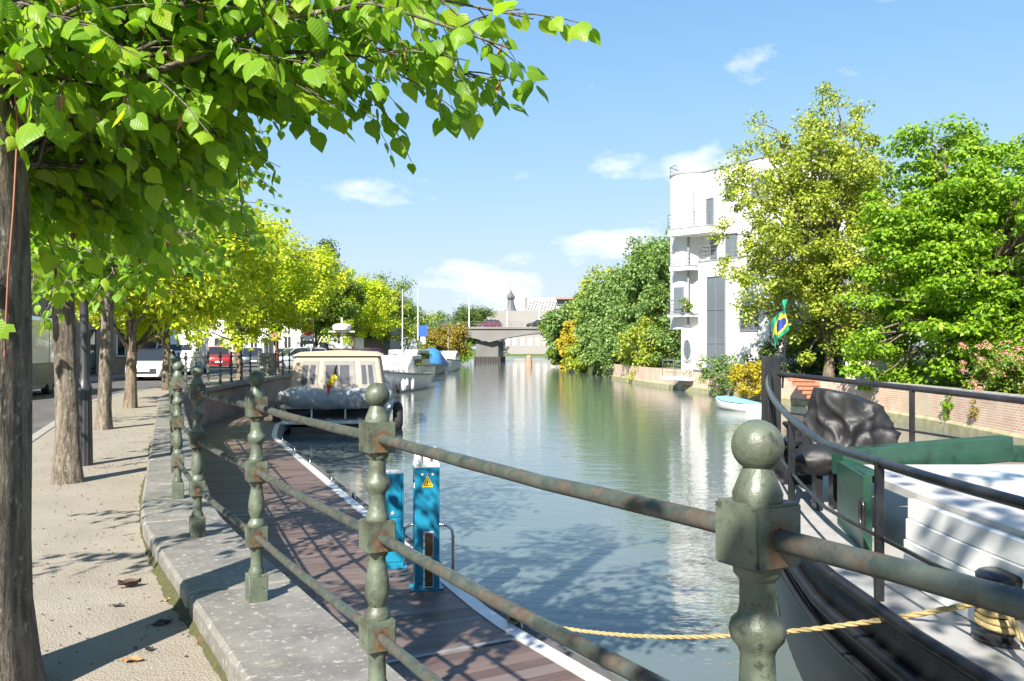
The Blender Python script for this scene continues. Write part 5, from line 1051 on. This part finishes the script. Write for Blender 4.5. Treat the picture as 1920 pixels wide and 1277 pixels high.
def sign(name, label, x, y, h, parts, pm):
    t_ = thing(name, label, 'sign', (x, y, 0)); MB().tube([(0, 0, -.1), (0, 0, h)], .035, 8).build('post', pm, t_, smooth=50)
    for nm, shp, z, sz, m in parts:
        mb = MB()
        if shp == 'o': mb.lathe([(sz, -.012), (sz, .012)], 28)
        else: mb.box((0, 0, 0), (sz[0], sz[1], .024))
        o = mb.build(nm, m, t_); o.matrix_local = Matrix.Translation((0, -.05 if nm != 'white_bar' else -.072, z)) @ Matrix.Rotation(RAD(90), 4, 'X')
RED = S('sign_red', (.62, .03, .025), None, 5, .4, 0); BRN = S('sign_back', (.30, .14, .07), (.25, .11, .06), 5, .6, 0)
sign('no_entry_sign', 'red no entry sign with white bar beside the lantern', -11.95, 50, 2.75, (('disc', 'o', 2.45, .36, RED), ('white_bar', 'b', 2.45, (.5, .12), M_WHITE), ('sub_plate', 'b', 1.95, (.6, .24), M_WHITE), ('sub_plate', 'b', 1.68, (.6, .22), M_GREYM)), M_WHITE)
sign('round_sign', 'round brown sign back on a red and white post', -12.0, 43.4, 2.1, (('disc', 'o', 1.95, .27, BRN), ('post_band', 'b', .9, (.10, .5), RED), ('post_band', 'b', .2, (.10, .4), RED)), BRN)
sign('parking_sign', 'blue sign on a pole among the boats before the bridge', -9.6, 92, 3.6, (('plate', 'b', 3.2, (.9, 1.2), S('sign_blue', (.02, .10, .5), None, 5, .4, 0)), ('plate', 'b', 2.2, (.5, .7), M_WHITE)), M_WHITE)
cb_ = thing('utility_cabinet', 'small grey utility cabinet behind the far railing', 'cabinet', (-11.9, 41.5, 0)); MB().box((0, 0, .55), (.8, .4, 1.1)).build('casing', M_KERB, cb_, bevel=.02); MB().box((0, -.21, .55), (.7, .02, .95)).build('door', M_KERB, cb_)
# ------------------------------------------------------------------ creeper on the near trunk, dead leaves, litter
iv = thing('ivy_sprig', 'sprig of lobed green ivy leaves climbing the lichen-flecked trunk', 'creeper', (-1.86, 3.18, 1.4)); rng = np.random.default_rng(5)
MB().tube([(-.02, -.02, -.1), (.0, -.03, .2), (.02, -.03, .45), (.03, -.02, .75), (.01, -.02, 1.0)], .004, 5).build('stem', S('red_stem', (.25, .09, .05), None, 20, .7, 0), iv)
IVY = (np.array([(0, 0, 0), (-.12, .3, -.02), (.15, .55, -.05), (.3, .3, 0), (.62, .42, -.05), (.68, .16, 0), (1.05, 0, -.06), (.68, -.16, 0), (.62, -.42, -.05), (.3, -.3, 0), (.15, -.55, -.05), (-.12, -.3, -.02), (.3, 0, .03)]), [(0, 1, 2, 3, 12), (12, 3, 4, 5), (12, 5, 6, 7), (12, 7, 8, 9), (0, 12, 9, 10, 11)])
for k in range(6):
    z = [.02, .08, .2, .62, .70, .80][k]; me = leaves_mesh('leaf', IVY, np.zeros((1, 3)), np.array([[rng.normal()*.5, -.1, -.8]]), np.array([[.45+rng.normal()*.2, -.85, .25]]), np.array([.065+.025*rng.random()]), LF_NEAR); child('leaf', me, iv, (rng.normal()*.06-.02, -.05, z))
def dead_leaf(label, x, y, s, rz, m, curl):
    n = 9; P = []; 
    for i in range(n+1):
        u = i/n; w_ = .36*math.sin(math.pi*u**.8)
        for v in (-1, -.4, .4, 1): P.append(((u-.5)*s, v*w_*s*.9, .006+curl*s*(v*v*.5+.25*(2*u-1)**2)+.006*math.sin(u*9+v*3)))
    mb = MB(); mb.add(P, [(i*4+j, i*4+j+1, i*4+j+5, i*4+j+4) for i in range(n) for j in range(3)]); mb.tube([(-.5*s, 0, .006+curl*s*.25), (-.62*s, .02*s, .012), (-.85*s, .06*s, .006)], .0016, 4)
    t_ = tag(mb.build('dead_leaf', m, smooth=60, recalc=False), label, 'leaf', 'dead leaves on the gravel path'); t_.location = (x, y, .002); t_.rotation_euler = (0, 0, rz)
DL = [S('leaf_'+n, c, tuple(x*.6 for x in c), 30, .8, .2, 80) for n, c in (('dark', (.07, .04, .028)), ('black', (.03, .026, .024)), ('tan', (.36, .2, .09)), ('rust', (.28, .10, .05)))]
for lb, px, py, s, rz, k, cu in (('curled dark brown dead leaf lying on the gravel', 243, 1102, .12, .5, 0, .5), ('flattened blackish leaf pressed into the gravel', 305, 1170, .10, .9, 1, .06), ('small black leaf scrap on the gravel', 222, 1138, .06, 0, 1, .1), ('orange-tan dead leaf near the coping moss', 316, 1128, .045, .3, 2, .2), ('long tan dead leaf at the path foreground', 250, 1241, .09, .1, 2, .15), ('rusty leaf scraps beside the mossy coping edge', 382, 1205, .07, 1.2, 3, .3), ('rust red dead leaf near the coping', 400, 1217, .06, 2.2, 3, .3), ('dark shrivelled leaf scrap in the path foreground', 280, 1220, .05, 2, 1, .2)):
    p = at(px, py, EYE*1600/(py-653)); dead_leaf(lb, p.x, p.y, s, rz, DL[k], cu)
rng = np.random.default_rng(8); mb = MB(); k = 0
while k < 1500:
    t = rng.uniform(Q.at_y(1.5), Q.at_y(20)); o_ = -.3-1.5*rng.random()**1.0; p = Q.off(t, o_); s = rng.uniform(.004, .014); a = rng.uniform(0, 6.28); q = rng.uniform(.15, .6)
    mb.add([(p[0]+s*math.cos(a), p[1]+s*math.sin(a), .003), (p[0]-s*q*math.sin(a), p[1]+s*q*math.cos(a), .009), (p[0]-s*math.cos(a), p[1]-s*math.sin(a), .003), (p[0]+s*q*math.sin(a), p[1]-s*q*math.cos(a), .004)], [(0, 1, 2), (0, 2, 3)]); k += 1
tag(mb.build('leaf_litter', DL[0], recalc=False), 'dark crumbs of leaf and twig scattered over the gravel path', 'litter', kind='stuff')
